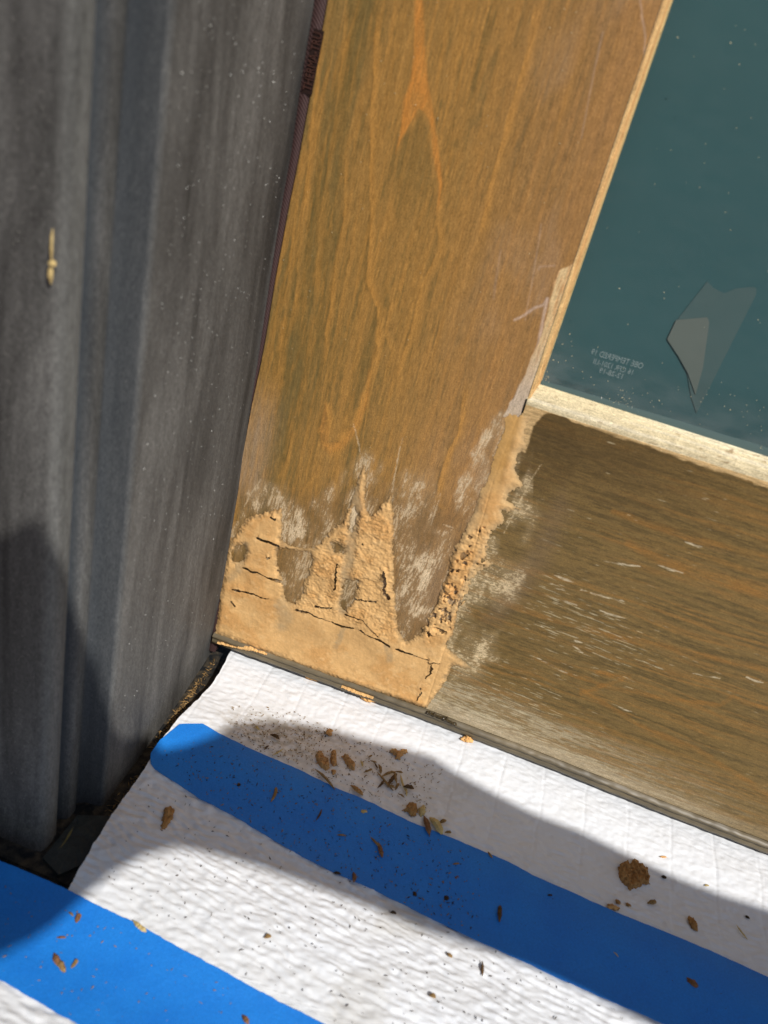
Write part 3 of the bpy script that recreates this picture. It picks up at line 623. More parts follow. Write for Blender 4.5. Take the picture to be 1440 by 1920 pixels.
# the lip of filler that hangs over the sweep
def lumpy_strip(name, pts, w0, thick, mat, parent, seed, ypl=-.0024):
    A = np.array([onY(u, v, ypl) for u, v in pts]); n = 160; t = np.linspace(0, 1, n)
    s = np.linspace(0, 1, len(A)); C = np.stack([np.interp(t, s, A[:, k]) for k in range(3)], -1)
    wd = w0 * np.clip(2.6 * fbm(t * 11, t * 0, 3, seed) - .75, .05, 2) * np.sin(np.pi * np.clip(t, .02, .98)) ** .4
    q = np.linspace(-1, 1, 7); P = np.zeros((n, 7, 3))
    for j, a in enumerate(q):
        P[:, j] = C; P[:, j, 2] += a * wd * .5 + (vn(t * 60, t * 0 + a, seed) - .5) * w0 * .25; P[:, j, 1] += -thick * (1 - a * a) * (.5 + vn(t * 50, t * 0 + a * 2, seed + 1)) + .0004 * abs(a)
    c = np.broadcast_to(tan, P.shape)
    return slab(name, P, (0, .0006, 0), mat, parent, {'tint': c})
lumpy_strip('filler_smear', [(407, 1206), (440, 1214), (470, 1218), (500, 1228)], .0022, .0003, MAT["filler"], door, 101)
#lumpy_strip('filler_smear', [(520, 1240), (560, 1252), (600, 1270), (640, 1286)], .0016, .0003, MAT['filler'], door, 103)
lumpy_strip('filler_smear', [(640, 1287), (665, 1297), (700, 1309)], .0012, .0008, MAT['filler'], door, 105)
lumpy_strip('glue_bead', [(800, 1336), (830, 1347), (856, 1360)], .0026, .0006, MAT['glue'], door, 107)
# dark slot left open in the joint beside the glass corner
sl = [onY(u, v, -.00035) for u, v in [(986.5, 748), (989.5, 748), (981, 774), (978.5, 774)]]
flat_poly('joint_slot', [Vector(p) for p in sl], .0002, MAT['black'], door)

# ------------------------------------------------------------------ WEATHERSTRIP
ws = tag(empty('weatherstrip'), 'narrow maroon rubber weatherstrip squeezed between grey jamb and stained door', 'weatherstrip')
L_ = np.array([onY(u, v, -.0004) for u, v in [(392, 1215), (420, 1080), (444, 930), (455, 850), (470, 757), (482, 684), (500, 563), (528, 380), (545, 287), (563, 160), (589, 0), (592, -40)]])
zt = np.linspace(-.006, .285, 300); xl = np.interp(zt, L_[:, 2], L_[:, 0]) - .0012; xr = x_left(zt) - .00025
xr = np.maximum(xr, xl + .0003)
P = np.zeros((300, 9, 3))
for j, t in enumerate(np.linspace(0, 1, 9)):
    P[:, j, 0] = xl + (xr - xl) * t; P[:, j, 1] = .0006 - .0007 * math.sin(math.pi * t) ; P[:, j, 2] = zt
slab('strip', P, (0, .004, 0), MAT['strip'], ws)
a = onY(576, 170, -.0003); b = onY(597, 62, -.0003); dv = (b - a); Ln = np.linalg.norm(dv); dv /= Ln
nx_ = np.cross(dv, (0, -1, 0)); nx_ = -nx_ if nx_[0] > 0 else nx_
q = [a - dv * .001 + nx_ * .0016, b + dv * .001 + nx_ * .0016, b + dv * .001 - nx_ * .0018, a - dv * .001 - nx_ * .0018]
flat_poly('plaque', [Vector(p) for p in q], .0001, MAT['strip_dark'], ws)
text_mesh('lettering', 'THERMA-TRU', .0042, MAT['strip_text'], ws, a - nx_ * .0013 + np.array([0, -.0002, 0]), dv, nx_, .00012, width=Ln)

# ------------------------------------------------------------------ JAMB
ZS = -.0105
foot = [onZ(u, v, ZS) for u, v in [(190, 1513), (143, 1517), (83, 1600)]]
jt = np.interp(zt, L_[:, 2], L_[:, 0]) - .0006
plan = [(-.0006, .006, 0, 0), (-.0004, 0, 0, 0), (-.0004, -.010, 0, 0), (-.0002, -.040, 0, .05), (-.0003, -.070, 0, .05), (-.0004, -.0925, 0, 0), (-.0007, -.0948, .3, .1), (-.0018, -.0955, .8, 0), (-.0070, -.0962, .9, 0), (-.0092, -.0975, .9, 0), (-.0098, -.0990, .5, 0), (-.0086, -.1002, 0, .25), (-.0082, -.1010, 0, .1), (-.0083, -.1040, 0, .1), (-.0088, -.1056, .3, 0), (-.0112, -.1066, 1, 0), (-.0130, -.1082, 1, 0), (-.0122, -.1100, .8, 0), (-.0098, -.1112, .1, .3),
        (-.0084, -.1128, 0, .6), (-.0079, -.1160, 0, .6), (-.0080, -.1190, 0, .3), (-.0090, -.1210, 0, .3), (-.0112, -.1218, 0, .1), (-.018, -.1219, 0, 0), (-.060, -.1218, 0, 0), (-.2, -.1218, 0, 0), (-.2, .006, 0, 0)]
hs_ = np.concatenate([np.linspace(ZS - .0, .02, 12), np.linspace(.025, .45, 60), [.6, 1.0, 2.1]])
P = np.zeros((len(hs_), len(plan), 3))
shade_col = np.zeros(P.shape[:2]); light_col = np.zeros(P.shape[:2])
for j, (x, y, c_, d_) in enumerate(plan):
    shade_col[:, j] = c_ * .72; light_col[:, j] = d_ * .8  # groove shade and edge light painted in by profile column
    P[:, j, 0] = x; P[:, j, 1] = y; P[:, j, 2] = hs_
    if j < 4:
        P[:, j, 0] += (np.interp(hs_, zt, jt) + .0010) * (1, 1, .75, .3)[j]
P = P[:, ::-1]
jamb = slab('frame', P, (0, 0, 0), MAT['jamb'], None, {'groove_shade': shade_col[:, ::-1], 'dust_light': light_col[:, ::-1]})
jamb.name = 'door_jamb'
for p in jamb.data.polygons: p.use_smooth = True
tag(jamb, 'dusty charcoal painted door jamb with moulded outer edge, left of the door', 'door jamb')
es = jamb.modifiers.new('weighted', 'WEIGHTED_NORMAL')

# ------------------------------------------------------------------ THRESHOLD AND FLOOR
def boxo(name, x0, x1, y0, y1, z0, z1, mat, parent=None, bev=.0006, rot=0):
    bm = bmesh.new(); bmesh.ops.create_cube(bm, size=1)
    for v in bm.verts: v.co = Vector(((x1 - x0) * v.co.x, (y1 - y0) * v.co.y, (z1 - z0) * v.co.z))
    bmesh.ops.bevel(bm, geom=bm.edges[:], offset=bev, segments=2, affect='EDGES')
    me = bpy.data.meshes.new(name); bm.to_mesh(me); bm.free(); me.materials.append(mat)
    o = bpy.data.objects.new(name, me); o.location = ((x0 + x1) / 2, (y0 + y1) / 2, (z0 + z1) / 2); o.rotation_euler = (0, 0, rot); return link(o, parent)
o = boxo('threshold', -.22, .6, -.1290, .06, ZS - .022, ZS, MAT['sill']); tag(o, 'dark gritty door threshold under the white liner', 'threshold', kind='structure')
o = boxo('step_board', -.3, .6, -.33, -.1296, ZS - .03, ZS - .0035, MAT['brown']); tag(o, 'brown weathered board in front of the threshold at bottom left', 'board', kind='structure')
o = boxo('porch_floor', -2.5, 2.5, -4, .3, -.21, -.15, MAT['brown']); tag(o, 'porch floor below the step', 'floor', kind='structure')

# ------------------------------------------------------------------ WHITE LINER AND BLUE TAPE
def h0(x, y):                                    # broad lie of the liner, metres
    x = np.asarray(x, float); y = np.asarray(y, float)
    base = -.0034 + .0034 * np.exp(-((x - .115) / .075) ** 2) * ss(-.075, -.01, y)
    y2 = y + .10 * (x - .05) * -.25
    return base + .0016 * np.sin(y2 * 95 + x * 9) * ss(.0, -.03, y) + .0008 * (fbm(x * 22, y * 30, 3, 120) - .5) * ss(.0, -.03, y) + .0006 * ss(.02, -.01, x - .01)
def liner_z(x, y):
    x = np.asarray(x, float); y = np.asarray(y, float)
    wx = (fbm(x * 70, y * 70, 3, 121) - .5) * .006; 
    soft = ss(-.035, -.075, y)                     # rows of soft puckers lower down, pebbled quilting near the door
    row = np.sin((y + .10 * x + wx) * 2 * np.pi / .0030) * (.4 + .9 * fbm(x * 180, y * 260, 2, 122))
    peb = (fbm(x * 300, y * 520, 3, 123) - .5); quilt = (vn(x * 620 + wx * 400, y * 620, 124) - .5)
    seam = np.abs(((x + wx * .3) * 1000 / 19.0) % 1 - .5) * 19; sm = ss(.7, .1, seam)
    p2 = fbm(x * 270 + wx * 300, (y + .12 * x) * 600 + wx * 200, 2, 126) - .5
    return h0(x, y) + row * (.00003 + .00011 * soft) + peb * .00055 + p2 * (.0003 + .0007 * soft) + quilt * .00022 * (1 - soft * .4) - sm * .00020 * (1 - soft)
def onL(u, v, lift=0.0):                          # photo point -> point on the liner
    z = -.003
    for _ in range(6):
        p = onZ(u, v, z); z = float(h0(p[0], p[1])) + lift
    return onZ(u, v, z)
T1a = [(283, 1412), (300, 1388), (337, 1358), (380, 1357), (410, 1375), (438, 1389), (487, 1412), (560, 1443), (622, 1474), (664, 1491), (712, 1513), (765, 1539), (830, 1565), (900, 1594), (949, 1614), (1001, 1642), (1087, 1680), (1162, 1714), (1256, 1751), (1337, 1785), (1440, 1832), (1640, 1925)]
T1b = [(282, 1420), (283, 1432), (290, 1442), (333, 1470), (373, 1497), (400, 1510), (435, 1528), (490, 1561), (560, 1603), (626, 1636), (678, 1658), (738, 1687), (818, 1727), (901, 1767), (967, 1796), (1057, 1839), (1110, 1862), (1185, 1894), (1245, 1920), (1330, 1956), (1540, 2050)]
T2a = [(-160, 1535), (-60, 1586), (0, 1614), (122, 1666), (167, 1690), (257, 1732), (333, 1775), (417, 1820), (500, 1866), (600, 1916), (760, 2000), (900, 2070)]
T2b = [(-260, 1660), (-100, 1780), (0, 1837), (60, 1872), (142, 1919), (210, 1962), (330, 2030), (450, 2100), (560, 2160), (700, 2250)]
# the liner, row by row from under the door outwards
le = np.array([onL(u, v) for u, v in [(430, 1224), (412, 1262), (372, 1310), (330, 1352), (300, 1390), (276, 1432), (250, 1470), (222, 1510), (190, 1560), (158, 1612), (127, 1668), (118, 1690)]])
le = le[np.argsort(le[:, 1])]
ny, nx = 760, 760
yy = np.linspace(.014, -.300, ny)[:, None]; tx = np.linspace(0, 1, nx)[None, :]
Ly = le[0, 1]
xl = np.interp(yy, np.concatenate([[-.3, Ly - .008], le[:, 1], [.014]]), np.concatenate([[-.12, -.12], le[:, 0], [le[-1, 0] + .001]]))
xl = xl + (vn(yy * 300, yy * 0, 130) - .5) * .0006
X_ = xl + (.42 - xl) * tx; Y_ = yy + 0 * tx
keepL = np.ones(X_.shape, bool)
Zl = liner_z(X_, Y_)
_u, _v = proj(np.stack([X_, Y_, h0(X_, Y_)], -1))
for tp_ in (T1a + T1b[::-1], T2a + T2b[::-1]):
    q_ = ss(-3, 9, sdf(_u, _v, tp_)); Zl = Zl * (1 - q_) + (h0(X_, Y_) + .12 * (Zl - h0(X_, Y_))) * q_
sawd = np.array([[0, 0, 0.]])
P = np.stack([X_, Y_, Zl], -1); U, V = proj(P)
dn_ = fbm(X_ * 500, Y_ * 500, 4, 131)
dirt_shade = .55 * np.exp(-((U - 520) / 110.) ** 2 - ((V - 1375 - (U - 520) * .25) / 38.) ** 2) * ss(.35, .7, dn_) * 1.3
dirt_shade += .22 * ss(-6, 10, sdf(U, V, [(430, 1345), (620, 1360), (900, 1475), (830, 1565), (600, 1465), (400, 1368)])) * ss(.3, .6, dn_)  # darker tint in a strip above the long tape
dirt_shade += .34 * ss(-14, 6, sdf(U + (dn_ - .5) * 20, V, [(735, 1682), (800, 1715), (790, 1760), (700, 1745)])) + .30 * ss(-16, 10, sdf(U + (dn_ - .5) * 30, V, [(640, 1825), (720, 1812), (730, 1960), (610, 1960)]))  # two grey shading patches painted into the liner colour
dirt_shade += .14 * ss(-14, 10, sdf(U + (dn_ - .5) * 20, V, [(200, 1500), (330, 1480), (480, 1560), (800, 1720), (1000, 1800), (900, 1800), (600, 1665), (330, 1590)])) * ss(.3, .65, dn_)  # darker tint in a strip below the long tape
dirt_shade += .08 * ss(.55, .8, fbm(X_ * 60, Y_ * 60, 3, 132)) + .20 * ss(-.085, -.115, Y_ + .3 * X_) * (.6 + .8 * fbm(X_ * 40, Y_ * 80, 3, 133))  # random dirt, then soft grey shading painted over the lower liner
liner = slab('drop_cloth', P[:, ::-1], (0, 0, -.0005), MAT['liner'], None, {'dirt_shade': np.clip(dirt_shade, 0, 1)[:, ::-1]}, flip=False)
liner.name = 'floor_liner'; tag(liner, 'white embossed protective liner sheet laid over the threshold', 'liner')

def resample(pts, n, lift):
    A = np.array([onL(u, v, lift) for u, v in pts]); s = np.concatenate([[0], np.cumsum(np.linalg.norm(np.diff(A[:, :2], axis=0), axis=1))])
    t = np.linspace(0, s[-1], n); return np.stack([np.interp(t, s, A[:, 0]), np.interp(t, s, A[:, 1])], -1)
def tape(name, top, bot, seed, label):
    n = 700; a = resample(top, n, .0004); b = resample(bot, n, .0004); k = 46
    P = np.zeros((n, k, 3))
    da = (fbm(np.arange(n) / 9., np.zeros(n), 3, seed) - .5) * .0006; db = (fbm(np.arange(n) / 9., np.zeros(n), 3, seed + 1) - .5) * .0006
    for j, t in enumerate(np.linspace(0, 1, k)):
        q = a * (1 - t) + b * t; q = q + ((da * (1 - t) + db * t)[:, None]) * np.array([-.3, 1])
        P[:, j, :2] = q
        lo = .35 * (liner_z(q[:, 0], q[:, 1]) - h0(q[:, 0], q[:, 1]))
        P[:, j, 2] = h0(q[:, 0], q[:, 1]) + .15 * lo + .00062 + (vn(q[:, 0] * 90, q[:, 1] * 200, seed) - .5) * .00015
    o = slab(name, P, (0, 0, -.0003), MAT['tape'], None); tag(o, label, 'tape'); return o
tape('masking_tape', T1a, T1b, 140, 'long blue masking tape strip crossing the white liner from the jamb')
tape('masking_tape', T2a, T2b, 150, 'short bright blue masking tape strip filling the bottom left corner')

# ------------------------------------------------------------------ DEBRIS
def rock(rx, ry, rz, seed, ridge=0.0, flat=False):
    rs = random.Random(seed); bm = bmesh.new(); bmesh.ops.create_icosphere(bm, subdivisions=4, radius=1)
    o = np.array([rs.uniform(0, 50), rs.uniform(0, 50)])
    for v in bm.verts:
        p = np.array(v.co); n = fbm(p[0] * 1.6 + o[0] + p[2], p[1] * 1.6 + o[1] - p[2], 4, seed % 17) - .5
        n2 = fbm(p[0] * 6 + o[0] + p[2] * 3, p[1] * 6 + o[1], 3, seed % 13) - .5
        r = 1 + n * 1.5 + n2 * .9
        x, y, z = p * r
        if ridge: z += ridge * math.sin(x * 11 + n2 * 5)
        v.co = (x * rx, y * ry, max(z, -.55) * rz + .55 * rz)
    me = bpy.data.meshes.new('crumb'); bm.to_mesh(me); bm.free()
    for p in me.polygons: p.use_smooth = True
    return me
def stick(L, w, seed, bend=.15, thick=.5):
    rs = random.Random(seed); n = 12; bm = bmesh.new(); rings = []
    b1 = rs.uniform(-bend, bend); cut = rs.uniform(.2, .8)
    for i in range(n):
        t = i / (n - 1); x = (t - .5) * L; y = b1 * L * math.sin(math.pi * t) * .5; hw = w * .5 * min(1, .25 + 2.2 * min(t, (1 - t) * (1 + cut))) * rs.uniform(.8, 1.1); z = hw * thick * 1.3 + L * .03 * math.sin(math.pi * t)
        rings.append([bm.verts.new((x, y + hw * a, z + hw * thick * b)) for a, b in ((-1, -.6), (-.5, 1), (.6, .8), (1, -.4), (0, -1))])
    for i in range(n - 1):
        for j in range(5): bm.faces.new((rings[i][j], rings[i][(j + 1) % 5], rings[i + 1][(j + 1) % 5], rings[i + 1][j]))
    bm.faces.new(rings[0][::-1]); bm.faces.new(rings[-1])
    bmesh.ops.recalc_face_normals(bm, faces=bm.faces)
    me = bpy.data.meshes.new('splinter'); bm.to_mesh(me); bm.free(); return me
def put(name, me, mat, u, v, ang, label, cat, group=None, lift=.0004):
    """ang: direction in the photo, degrees clockwise from right"""
    me.materials.clear(); me.materials.append(mat); me.name = name
    o = bpy.data.objects.new(name, me); p = onL(u, v, lift); o.location = p
    q = onL(u + 10 * math.cos(math.radians(ang)), v + 10 * math.sin(math.radians(ang)), lift)
    o.rotation_euler = (0, 0, math.atan2(q[1] - p[1], q[0] - p[0])); link(o); tag(o, label, cat, group); return o
PXM = .00024
def plate(name, pts, T, mt, label, seed, ridge=0.0):
    W = np.array([onL(u, v, .0003) for u, v in pts]); o = W.mean(0); q = (W[:, :2] - o[:2]) * 1000
    lo = q.min(0) - .3; hi = q.max(0) + .3; gx_ = np.arange(lo[0], hi[0], .11); gy_ = np.arange(lo[1], hi[1], .11); X, Y = np.meshgrid(gx_, gy_)
    d = sdf(X + (vn(X * 1.5, Y * 1.5, seed) - .5) * .9, Y + (vn(X * 1.5, Y * 1.5, seed + 3) - .5) * .9, q)
    z = T * ss(-.02, .8, d) * (.45 + .9 * fbm(X * .55, Y * .55, 3, seed)) + T * .42 * (fbm(X * 2.2, Y * 2.2, 3, seed + 1) - .5) * ss(0, .5, d)
    if ridge: z += ridge * (np.sin((X * .9 + Y * .45) * 2.6 + 3 * vn(X * .5, Y * .5, seed)) ) * ss(0, .8, d)
    o_ = mesh_np(name, np.stack([X / 1000, Y / 1000, np.maximum(z, -.05) / 1000 - .0001], -1), gfaces(*X.shape, keep=d > 0), MAT[mt])
    o_.location = o; tag(o_, label, 'crumb', 'crumbs of filler fallen on the liner'); return o_
ZA = lambda p: [(400 + a * .3472, 1320 + b * .3472) for a, b in p]
plate('filler_crumb', [(900 + a * .375, 1500 + b * .375) for a, b in [(690, 340), (705, 315), (735, 310), (745, 325), (770, 297), (785, 300), (800, 325), (835, 345), (840, 390), (848, 425), (815, 425), (790, 440), (750, 452), (730, 430), (700, 400), (695, 370)]], 2.2, 'crumb_dark', 'large ridged lump of dried filler alone on the liner at the right', 220, .32)
plate('filler_crumb', ZA([(548, 285), (560, 262), (585, 262), (600, 290), (620, 305), (632, 345), (610, 362), (580, 345), (560, 320)]), 2.0, 'crumb', 'rough tan crumb, leftmost of three lying close together above the tape', 221)
plate('filler_crumb', ZA([(628, 290), (640, 255), (660, 255), (665, 300), (672, 330), (650, 338), (632, 320)]), 1.7, 'crumb', 'thin tan crumb between two larger crumbs on the liner', 222)
plate('filler_crumb', ZA([(637, 360), (648, 350), (663, 362), (660, 380), (645, 382)]), 1.0, 'crumb', 'tiny round tan crumb just below the thin crumb', 223)
plate('filler_crumb', ZA([(693, 285), (705, 275), (740, 300), (770, 330), (765, 358), (745, 358), (715, 330)]), 1.9, 'crumb', 'smooth oval tan crumb right of the close trio', 224)
plate('filler_crumb', ZA([(948, 258), (960, 243), (985, 245), (1000, 255), (1020, 238), (1050, 245), (1053, 262), (1020, 280), (1005, 305), (980, 300), (978, 275)]), 1.3, 'crumb', 'heart shaped flat tan flake near the shadow edge on liner', 225)
plate('filler_crumb', ZA([(1015, 575), (1040, 565), (1050, 540), (1080, 533), (1100, 550), (1105, 575), (1100, 600), (1075, 608), (1050, 588)]), 1.9, 'crumb_dark', 'rough tan crumb at the upper edge of the long tape', 226)
plate('filler_crumb', ZA([(1103, 565), (1130, 550), (1148, 555), (1148, 590), (1125, 612), (1105, 595)]), 1.4, 'straw', 'small pale cream crumb touching a tan crumb at the tape edge', 227)
plate('filler_crumb', [(a / 3, 1150 + b / 3) for a, b in [(925, 1100), (960, 1088), (985, 1110), (975, 1150), (930, 1215), (905, 1222), (900, 1190), (915, 1140)]], 1.2, 'crumb_dark', 'leaf shaped tan flake on liner below the long tape, near the jamb', 228)
CR = [(1300, 1735, 11, 6, .7, 'crumb_dark', 60, 'small oval brown crumb on liner at far right', 0),
      (617, 1374, 8, 5, .6, 'crumb', 140, 'small tan flake at the shadow edge above the crumb trio', 0),
      (1147, 1701, 5, 8, .7, 'crumb', 80, 'tiny orange crumb sitting on tape edge below the large lump', 0),
      (1158, 1692, 4, 4, .7, 'crumb_dark', 0, 'tiny brown crumb just above the tape edge below the large lump', 0),
      (1178, 1697, 4, 3, .7, 'crumb_dark', 0, 'tiny brown speck directly below the large lump', 0),
      (1244, 1645, 4, 3, .7, 'grit', 0, 'tiny dark speck right of the large lump', 0),
      (1297, 1843, 8, 5, .6, 'bark', 40, 'small reddish brown chip on the long tape at right', 0),
      (1401, 1720, 4, 2.5, .6, 'grit', 10, 'tiny dark grey grain on liner near the right edge', 0),
      (857, 1645, 4, 3, .6, 'bark', 10, 'tiny reddish crumb in the middle of the long tape', 0),
      (448, 1472, 3, 3, .7, 'grit', 0, 'small black grain on the left part of the long tape', 0),
      (837, 1684, 4, 3.5, .7, 'grit', 0, 'dark round grain on the lower side of the long tape', 0),
      (778, 1677, 3.2, 3.2, .7, 'grit', 0, 'black grain left of the dark round grain on the long tape', 0),
      (683, 1521, 6, 3, .5, 'straw', -10, 'tiny cream wedge on the long tape below the stick heap', 0),
      (1244, 1607, 5, 2, .5, 'crumb_pale', 0, 'tiny pale orange flake in the sunlit liner above the large lump', 0),
      (1325, 1660, 5, 2, .5, 'straw', 0, 'tiny yellow flake at the shadow edge near the right', 0)]
for i, (u, v, a, b, hh, mt, an, lab, rg) in enumerate(CR):
    put('filler_crumb', rock(a * PXM * .92, b * PXM * 1.0, min(a, b) * PXM * hh * .6, 200 + i, rg), MAT[mt], u, v, an, lab, 'crumb', 'crumbs of filler fallen on the liner')
ST = [(609, 1461, 50, 5, 'splinter', 46, 'long brown splinter lying across the upper edge of the long tape'),
      (669, 1482, 26, 8, 'crumb_dark', 40, 'short thick tan splinter beside the tape below the oval crumb'),
      (515, 1382, 18, 7, 'splinter_dark', 25, 'short dark brown splinter on the liner above the tape'),
      (513, 1489, 32, 5, 'splinter', -72, 'upright grey splinter on the left half of the long tape'),
      (598, 1527, 26, 3, 'splinter_dark', -65, 'thin dark splinter on the long tape under the stick heap'),
      (705, 1580, 26, 4, 'splinter', 48, 'pale upper arm of a forked splinter on the long tape'),
      (713, 1594, 26, 7, 'bark', 78, 'reddish lower stem of a forked splinter on the long tape'),
      (937, 1713, 28, 7, 'splinter_dark', -85, 'dark upright splinter near the middle of the long tape'),
      (1222, 1692, 17, 7, 'splinter', -8, 'small brown splinter below and right of the large lump'),
      (1391, 1748, 26, 3, 'straw', 50, 'thin cream sliver on liner near the right edge'),
      (800, 1548, 36, 9, 'bark', 75, 'curled brown bark piece standing at the tape edge'),
      (817, 1549, 34, 13, 'straw', 55, 'pale leaf-like shaving beside the bark piece at the tape edge'),
      (830, 1541, 14, 6, 'splinter', -20, 'short brown stub just right of the pale shaving'),
      (840, 1561, 11, 5, 'splinter', 0, 'tiny brown stub below and right of the pale shaving'),
      (107, 1800, 20, 8, 'bark', 65, 'brown upper piece of a broken splinter on the bottom left tape'),
      (115, 1811, 20, 8, 'splinter', 62, 'grey lower piece of a broken splinter on the bottom left tape'),
      (139, 1807, 13, 5, 'splinter', -55, 'small grey chip right of the broken splinter on bottom left tape'),
      (146, 1722, 13, 7, 'bark', -70, 'small dark chip near the shadow edge on the bottom left tape'),
      (133, 1714, 9, 3, 'splinter', 40, 'tiny grey sliver near the shadow edge on the bottom left tape'),
      (262, 1737, 24, 6, 'straw', 42, 'pale brown shaving at the top edge of bottom left tape'),
      (115, 1758, 12, 3, 'bark', 0, 'tiny level sliver on the bottom left tape above the broken splinter'),
      (640, 1566, 14, 3, 'splinter', 0, 'thin level sliver on long tape left of the forked splinter'),
      (663, 1645, 17, 6, 'bark', 88, 'dark stubby splinter at the lower edge of the long tape'),
      (632, 1638, 12, 4, 'grit', 10, 'small dark chip at the lower edge of the long tape'),
      (855, 1620, 11, 3, 'splinter', -10, 'tiny splinter on the long tape right of the forked one'),
      (904, 1816, 22, 4, 'splinter_dark', 88, 'thin dark upright splinter on the lower liner'),
      (919, 1603, 12, 4, 'splinter', 55, 'small splinter on the upper edge of the long tape near the middle'),
      (1155, 1790, 9, 2, 'straw', 50, 'tiny pale sliver on the right half of the long tape'),
      (1031, 1679, 8, 3, 'grit', 0, 'small dark chip on the long tape below the right shadow'),
      (737, 1712, 9, 5, 'grit', 12, 'small black flake on the liner under the long tape'),
      (502, 1757, 10, 6, 'splinter', -15, 'small tan flake on the lower liner at the center'),
      (811, 1868, 9, 6, 'splinter', 20, 'small tan flake on the lower liner near the bottom edge'),
      (843, 1791, 9, 5, 'splinter', 40, 'small tan flake on the lower liner, right part'),
      (460, 1912, 14, 6, 'bark', 55, 'small brown chip on tape at the bottom edge of the picture'),
      (500, 1402, 12, 3, 'splinter_dark', -40, 'thin dark splinter on the liner above the tape, left of crumbs'),
      (521, 1410, 24, 2.5, 'straw', -30, 'thin pale splinter on the liner just above the tape'),
      (483, 1365, 12, 4, 'straw', 50, 'pale splinter standing in the sawdust at the shadow edge')]
for i, (u, v, L, wd, mt, an, lab) in enumerate(ST):
    put('splinter', stick(L * PXM * 1.05, wd * PXM * 1.1, 300 + i), MAT[mt], u, v, an, lab, 'splinter', 'wood splinters fallen on liner and tape', lift=.0007)
HEAP = ['longest brown splinter leaning diagonally through the heap of sticks', 'dark splinter crossing the heap rising to the right', 'grey brown splinter lying nearly level on the heap', 'short upright splinter at the top right of the heap', 'dark splinter poking out at lower left of the heap', 'long pale splinter running down the right side of the heap', 'pale splinter tip hanging below the right end of the heap', 'broad dark chip at the right end of the heap of sticks', 'brown splinter rising at the lower middle of the heap', 'upright splinter on the upper left side of the heap', 'level splinter on the liner just left of the heap', 'tiny splinter lying above and left of the heap', 'tiny dark splinter between the heap and the crumbs', 'pale sliver beside the smooth oval crumb, left of the heap', 'thin level splinter at the upper right of the heap', 'flat brown splinter at the bottom middle of the heap', 'uppermost tiny splinter above the heap of sticks', 'lowest short splinter below the heap toward the tape']
for i, (u, v, L, wd, mt, an) in enumerate([(722, 1465, 44, 4, 'splinter', 48), (735, 1462, 34, 6, 'splinter_dark', -50), (729, 1452, 30, 5, 'splinter', -18), (742, 1458, 26, 4, 'splinter', 80), (714, 1470, 22, 4, 'splinter_dark', -48), (757, 1470, 38, 4, 'straw', 70), (762, 1485, 18, 3, 'straw', 88),
                                            (766, 1477, 18, 8, 'splinter_dark', 12), (745, 1475, 16, 5, 'splinter', -60), (712, 1442, 20, 5, 'splinter', 75), (690, 1445, 18, 4, 'splinter', -20), (700, 1428, 12, 3, 'splinter', 15), (705, 1435, 14, 3, 'splinter_dark', 60), (678, 1432, 12, 4, 'straw', 70), (748, 1448, 14, 4, 'splinter', 10),
                                            (733, 1475, 14, 5, 'splinter', 20), (694, 1418, 10, 3, 'splinter', -30), (752, 1492, 12, 3, 'splinter', 30)]):
    put('splinter', stick(L * PXM * 1.05, wd * PXM * 1.1, 400 + i), MAT[mt], u, v, an, HEAP[i], 'splinter', 'crossed splinters heaped on the liner', lift=.0006 + .0003 * (i % 4))
# pieces of filler caught under the door edge
for i, (u, v, a, b, an, lab) in enumerate([(583, 1272, 12, 5, 15, 'pale filler flake under the door edge, leftmost of three'), (691, 1311, 14, 7, 15, 'largest pale filler flake under the door edge'), (876, 1388, 9, 6, 10, 'pale filler flake under the door edge, rightmost of three')]):
    o = put('filler_crumb', rock(a * PXM, b * PXM, 5 * PXM, 500 + i), MAT['crumb_pale'], u, v, an, lab, 'crumb', 'pale filler flakes along the door edge')
# splinter stuck upright to the jamb
js = empty('splinter', tuple(onY(97, 530, -.1226))); tag(js, 'long pale splinter with a knob stuck upright on the charcoal jamb', 'splinter')
pa = onY(97, 533, -.1228); pb_ = onY(101, 428, -.1228); Ls = np.linalg.norm(pb_ - pa)
me = stick(Ls * .62, .0007, 601, .03); me.materials.append(MAT['straw']); o = bpy.data.objects.new('shaft', me); o.location = (0, -.0002, Ls * .66); o.rotation_euler = (math.radians(90), math.radians(-90), 0); link(o, js)
me = stick(Ls * .36, .0013, 602, .03); me.materials.append(MAT['straw']); o = bpy.data.objects.new('butt', me); o.location = (0, -.0002, Ls * .16); o.rotation_euler = (math.radians(90), math.radians(-90), 0); link(o, js)
me = rock(.0008, .0006, .0007, 603); me.materials.append(MAT['straw']); o = bpy.data.objects.new('knob', me); o.location = (.0004, -.0006, Ls * .33); link(o, js)

